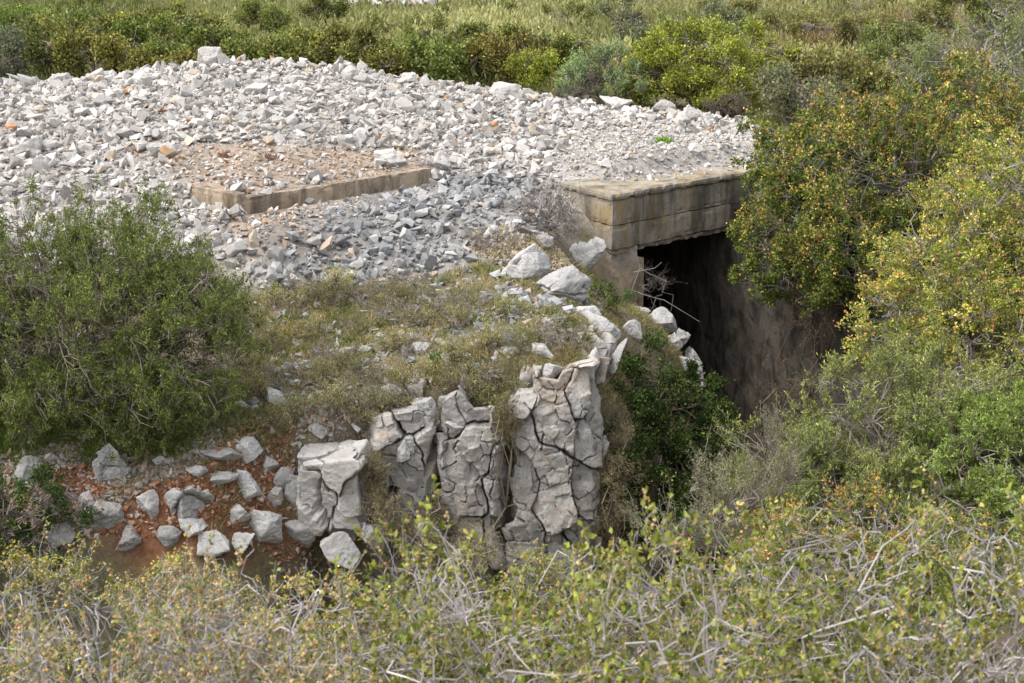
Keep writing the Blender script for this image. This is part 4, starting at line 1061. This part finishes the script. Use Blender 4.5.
shrub('dried_flower_head', 'pale dried flower stalk standing against the dark creeper', 'plant', [('w', p[0], p[1], p[2], .14, .1, .2)], root=(p[0], p[1]), tips=22, lpt=16, leaf=(.022,.012), sprig=.09, cols=[(.34,.26,.22),(.28,.22,.19)], wts=[1,1], twig=(.34,.27,.23), tr=.004)
brush('fan of thin leafless grey twigs at the foot of the concrete pillar', 655, 292, 26, 22, 26, (.30,.26,.23), 1, group=None, name='bare_twigs', tr=.0010, sprig=.22, y=18.7)
brush('brown dead bramble hanging on the damp side wall under the oak', 815, 318, 26, 34, 120, (.14,.10,.07), 6, ((.16,.10,.05),(.10,.10,.04)), group=None, name='dead_bramble', tr=.003, sprig=.22, y=19.0)
brush('dark thin bramble rising at the base of the damp wall', 790, 400, 30, 46, 130, (.12,.09,.07), 8, ((.10,.11,.03),(.16,.12,.05)), group=None, name='dead_bramble', tr=.003, sprig=.22, y=17.0)
# little plants in the rubble
def tuft(name, label, u, v, n, L, W, cols, group=None, spread=.12, cat='plant'):
    p = ground(u, v); k = rng.normal(size=(n, 2)) * spread * .18; base = np.column_stack([p[0] + k[:, 0], p[1] + k[:, 1]]); z_ = H(base[:, 0], base[:, 1])
    D = norm(np.column_stack([k * 5 + rng.normal(size=(n, 2)) * .35, .7 + .5 * rng.random(n)]))
    V, Fc = leaves(np.column_stack([base, z_]), D, L * (.6 + .7 * rng.random(n)), np.full(n, W), fold=.1)
    o = mk(name, local(V, p), Fc, M_LEAF, tint=pal(n, cols, [1] * len(cols), .2)); o.location = [float(a) for a in p]
    return tag(o, label, cat, group)
tuft('green_plant', 'small bright green plant alone on the white gravel roof', 664, 145, 90, .16, .03, [(.14,.26,.03),(.20,.32,.05)], spread=.28)
for (u, v) in [(183,133),(160,113),(270,160),(225,158),(340,125),(130,96),(380,118),(300,108)]:
    tuft('dry_tuft', 'tiny brown dried plant between the white stones', u, v, 90, .08, .014, [(.20,.13,.10),(.26,.17,.12),(.28,.10,.09)], 'tiny dried plants on the mound', .22)
tuft('green_plant', 'tuft of vivid green leaves in the dry slope above the cliff', 437, 362, 60, .10, .02, [(.07,.20,.03)], spread=.16)
tuft('green_plant', 'bluish green clump below the vivid tuft on the cliff brow', 470, 385, 80, .12, .02, [(.07,.13,.07)], spread=.2)

# ------------------------------------------------------------------ grass
GR = []
def grass_zone(poly, n, blades, L, cols, wts, sp=.06, w=.006):
    q = scatter(poly, n); k = np.repeat(np.arange(n), blades); m = len(k)
    dens = n2(q[:, 0], q[:, 1], 1.1, 91) ; sc = np.clip(.75 + dens * .9, .3, 1.5)
    b = q[k] + rng.normal(size=(m, 2)) * sp; z_ = H(b[:, 0], b[:, 1]) - .01
    lean = rng.normal(size=(n, 2)) * .3
    D = norm(np.column_stack([lean[k] + rng.normal(size=(m, 2)) * .45, np.full(m, .8)]))
    L_ = L * (.4 + .9 * rng.random(m)) * sc[k]
    ct = pal(n, cols, wts, .15)[k] * (1 + .2 * rng.normal(size=(m, 1)))
    s = norm(np.cross(D, rdir(m))); P = np.column_stack([b, z_]); mid = P + D * (L_ * .55)[:, None]
    tip = P + D * L_[:, None] + np.column_stack([lean[k] * .3, -np.full(m, .12)]) * L_[:, None]
    V = np.stack([P - s * w / 2, P + s * w / 2, mid + s * w * .4, tip, mid - s * w * .4], 1).reshape(-1, 3)
    keepb = np.repeat((dens[k] > -.18), 5); V = V[keepb]; ct = ct[dens[k] > -.18]
    GR.append((V, np.clip(ct * 1.35, .01, 1)))
STRAW = [(.31,.26,.14),(.23,.19,.10),(.15,.16,.055),(.10,.13,.035),(.24,.20,.15)]
G_AREA = gpoly([(225,300),(262,292),(380,285),(478,268),(600,290),(620,320),(600,350),(500,362),(430,395),(300,455),(220,445),(235,380)])
grass_zone(G_AREA, 1150, 24, .15, STRAW, [4,3,3,2,3], .045, .009)
grass_zone(gpoly([(-80,380),(230,400),(300,440),(200,445),(100,462),(-80,470)]), 1500, 26, .12, STRAW, [1,1,4,4,1])
grass_zone(gpoly([(-80,460),(250,430),(300,455),(270,600),(-80,600)]), 620, 22, .08, STRAW, [3,3,2,1,2])
grass_zone(gpoly([(-40,425),(220,425),(190,452),(60,458),(-40,450)]), 900, 26, .12, [(.12,.18,.03),(.17,.22,.05),(.25,.22,.11)], [4,3,1])
grass_zone([(-3.2,13.0),(-2,13.9),(1.1,14.6),(.9,15.2),(-2.2,14.7),(-3.4,13.8)], 700, 26, .13, STRAW, [4,3,2,1,3])
grass_zone([(1.0,14.5),(1.5,14.6),(2.6,16.4),(2.2,18),(1.9,19.8),(1.5,20.0),(1.0,19),(.7,16)], 1300, 24, .11, STRAW, [3,3,2,1,2])
grass_zone([(4.5,22.6),(9,22),(12,33),(5,32.5)], 1600, 22, .22, [(.17,.18,.06),(.22,.18,.09),(.11,.13,.04)], [3,2,3], .15, .012)
grass_zone([(5.2,18.2),(5.8,14.6),(8,12.5),(12,14),(11,22),(4.6,22)], 1500, 22, .18, [(.10,.12,.03),(.17,.15,.06)], [3,2], .12, .009)
grass_zone([(-9,3),(9,3),(9,9),(-9,10)], 2500, 22, .16, STRAW, [2,2,3,2,2], .1, .007)
grass_zone([(-12,9),(7,9),(4.5,13),(3.0,19),(2.1,18),(1.5,14),(-2,12.6),(-12,11)], 2200, 22, .2, [(.05,.07,.02),(.10,.10,.04),(.16,.12,.07)], [3,3,2], .12, .009)
V = np.concatenate([g_[0] for g_ in GR]); C = np.concatenate([g_[1] for g_ in GR])
Fc = (np.arange(len(V) // 5) * 5)[:, None] + np.array([[0, 1, 2, 3, 4]])
tag(mk('grass', V, Fc, M_GRASS, tint=C), 'dry and green grass tufts between rocks and on the slope', 'grass', kind='stuff')

# scrub of the plain beyond: one mass of low heath clumps
def scrub():
    n = 9000
    yy = 33 + 75 * rng.random(n) ** 1.25; xx = (rng.random(n) - .5) * (yy * 1.25 + 12)
    zz = H(xx, yy)
    r = (.25 + .45 * rng.random(n) ** 2) * (1 + (yy - 33) / 90)
    hgt = r * (.5 + .5 * rng.random(n))
    lp = 44; k = np.repeat(np.arange(n), lp); m = len(k)
    d = rdir(m); d[:, 2] = np.abs(d[:, 2])
    P = np.column_stack([xx[k], yy[k], zz[k]]) + d * np.column_stack([r[k], r[k], hgt[k]]) * (.75 + .3 * rng.random(m))[:, None]
    a = n2(xx, yy, .10, 71); b = n2(xx, yy, .35, 73); right = sstep(2, 9, xx / (yy / 35))
    cA = np.array([.30,.285,.14]); cB = np.array([.135,.14,.055]); cC = np.array([.20,.13,.065]); cD = np.array([.17,.155,.11])
    w1 = sstep(-.25, .3, a)[:, None]; base = cA * w1 + cB * (1 - w1)
    w2 = (right * sstep(-.1, .35, b))[:, None]; base = base * (1 - w2) + cC * w2
    w3 = sstep(.2, .5, n2(xx, yy, .5, 75))[:, None] * .8; base = base * (1 - w3) + cD * w3
    C = base[k] * (1 + .22 * rng.normal(size=(m, 1))); far_ = (1 + (yy[k] - 33) / 60)
    D = norm(d + np.array([0, 0, .8]) + rng.normal(size=(m, 3)) * .5)
    V, Fc = leaves(P, D, (.12 + .1 * rng.random(m)) * far_, (.035 + .03 * rng.random(m)) * far_, fold=.05)
    o = mk('scrub', V, Fc, M_LEAF, tint=np.clip(C * 1.4, .01, 1))
    tag(o, 'low heath scrub covering the plain beyond the mound', 'scrub', kind='stuff')
scrub()
# pale stones lying far out in the plain
q = []
for (u, v) in [(408,10),(430,8),(470,9),(450,6),(490,8),(415,12)]:
    p = ground(u, v); q.append(p[None, :2] + rng.normal(size=(26, 2)) * np.array([.9, .5]))
q = np.concatenate(q); 
tag(stones_mesh('scattered_stones', np.column_stack([q, H(q[:, 0], q[:, 1]) + .45]), .1 + .18 * rng.random(len(q)), pal(len(q), WHITE, WW, .08), .4), 'pale strip of loose stones far out in the plain', 'stones', kind='stuff')
B(832, 66, 12, 7, 'distant white stone in the heath beyond the large oak shrub', W_, seed=200, N=14)

# ------------------------------------------------------------------ foreground oak scrub
FGC = [(.15,.175,.03),(.21,.23,.045),(.09,.115,.02),(.27,.23,.06)]
fgl = [
 ('grey twigged oak scrub in the bottom left corner, heavy with tan catkins', [('w',-1.5,4.0,1.34,.5,.5,.44),('w',-2.15,4.7,1.02,.55,.5,.42),('w',-1.9,3.9,1.25,.4,.4,.4)]),
 ('twiggy oak scrub at the bottom, second from the left corner', [('w',-.85,4.2,1.36,.45,.5,.50),('w',-1.15,5.0,1.00,.5,.45,.5)]),
 ('twiggy oak scrub at the bottom centre below the cliff', [('w',-.15,4.2,1.34,.45,.5,.50),('w',-.4,5.0,1.02,.5,.5,.46),('w',.2,4.9,1.05,.4,.45,.40)]),
 ('leafier oak scrub with yellow tips at the bottom, right of centre', [('w',.55,4.1,1.46,.45,.5,.48),('w',.75,4.9,1.18,.5,.5,.44)]),
 ('leafy oak scrub in the bottom right corner with yellow and orange tips', [('w',1.35,4.1,1.54,.5,.5,.52),('w',2.0,4.8,1.40,.55,.55,.5),('w',1.4,5.2,1.2,.5,.5,.45)]),
]
for i, (lab, lb) in enumerate(fgl):
    leafy = i >= 2
    shrub('oak_scrub', lab, 'shrub', lb, tips=480 if leafy else 620, kseg=5, gain=.82, lpt=14 if leafy else 6, leaf=(.030,.019) if leafy else (.023,.015), sprig=.13, upright=1.1, cols=FGC, wts=[3,3,2,.8],
          tipcols=[(.32,.25,.08),(.30,.30,.08)], tipamt=.18, twig=(.40,.36,.34), tr=.0020, spread=.006, wig=.5, buds=10 if i < 2 else 5, budsize=.0058, shell=.2, lump=.55, lumpf=3.0, clump=4, clr=.13)
shrub('oak_scrub', 'orange tipped oak bush just behind the foreground scrub at right', 'shrub',
  [(860,545,8.6,95,50),(800,560,8.2,60,40),(930,560,8.4,70,40),(740,590,7.6,70,40),(1000,575,8.0,60,50)], root=(2.3,7.8),
  tips=900, lpt=28, leaf=(.024,.016), sprig=.10, cols=[(.11,.14,.025),(.16,.18,.035),(.07,.09,.02)], wts=[3,3,2], tipcols=[(.38,.17,.05),(.34,.24,.05)], tipamt=.45, twig=(.33,.30,.28), tr=.0026, spread=.02, wig=.4, shell=.45, lump=.35)
shrub('oak_scrub', 'low oak bush behind the foreground scrub below the cliff foot', 'shrub',
  [(560,600,7.6,90,30),(440,610,7.4,80,34),(660,600,7.6,60,30)], root=(.1,7.2),
  tips=520, lpt=20, leaf=(.022,.015), sprig=.10, cols=FGC, wts=[3,3,2,2], tipcols=[(.40,.27,.05)], tipamt=.3, twig=(.34,.31,.29), tr=.0024, spread=.015, wig=.4, shell=.4, buds=4, budsize=.007)
shrub('oak_scrub', 'low oak bush behind the foreground scrub under the red bank', 'shrub',
  [(300,620,7.2,90,36),(170,615,7.2,80,40),(50,610,7.4,90,45)], root=(-1.9,7.0),
  tips=560, lpt=14, leaf=(.022,.015), sprig=.10, cols=FGC, wts=[3,3,2,2], tipcols=[(.40,.27,.05)], tipamt=.3, twig=(.34,.31,.29), tr=.0024, spread=.015, wig=.4, shell=.4, buds=5, budsize=.007)

# ------------------------------------------------------------------ light, sky, camera
SUN_EL, SUN_AZ = math.radians(60), math.radians(-105)   # azimuth from +Y toward +X
w = bpy.data.worlds.new('World'); scene.world = w; w.use_nodes = True
nt = w.node_tree; bg = nt.nodes['Background']
sky = nt.nodes.new('ShaderNodeTexSky'); sky.sky_type = 'NISHITA'; sky.sun_disc = False
sky.sun_elevation = SUN_EL; sky.sun_rotation = SUN_AZ; sky.air_density = 1.0; sky.dust_density = 3.0
hs = nt.nodes.new('ShaderNodeHueSaturation'); hs.inputs['Saturation'].default_value = .35
nt.links.new(sky.outputs[0], hs.inputs['Color']); nt.links.new(hs.outputs[0], bg.inputs['Color'])
bg.inputs['Strength'].default_value = .39
ld = bpy.data.lights.new('sun', 'SUN'); ld.energy = 1.55; ld.angle = math.radians(32); ld.color = (1, .96, .90)
lo = bpy.data.objects.new('sun', ld); COL.objects.link(lo)
sd = Vector((math.sin(SUN_AZ) * math.cos(SUN_EL), math.cos(SUN_AZ) * math.cos(SUN_EL), math.sin(SUN_EL)))
lo.rotation_euler = sd.to_track_quat('Z', 'Y').to_euler(); lo.location = (0, 0, 20)

cd = bpy.data.cameras.new('camera'); co = bpy.data.objects.new('camera', cd); COL.objects.link(co)
cd.sensor_width = 36; cd.lens = 36 * F / 1024; cd.clip_end = 6000; cd.clip_start = .05
co.location = CAM.tolist(); co.rotation_euler = (math.pi / 2 - PITCH, 0, 0)
cd.dof.use_dof = True; cd.dof.focus_distance = 17.0; cd.dof.aperture_fstop = 6.3
scene.camera = co
scene.view_settings.view_transform = 'Standard'; scene.view_settings.look = 'None'; scene.view_settings.exposure = 0
scene.cycles.max_bounces = 6; scene.cycles.diffuse_bounces = 3; scene.cycles.transmission_bounces = 4
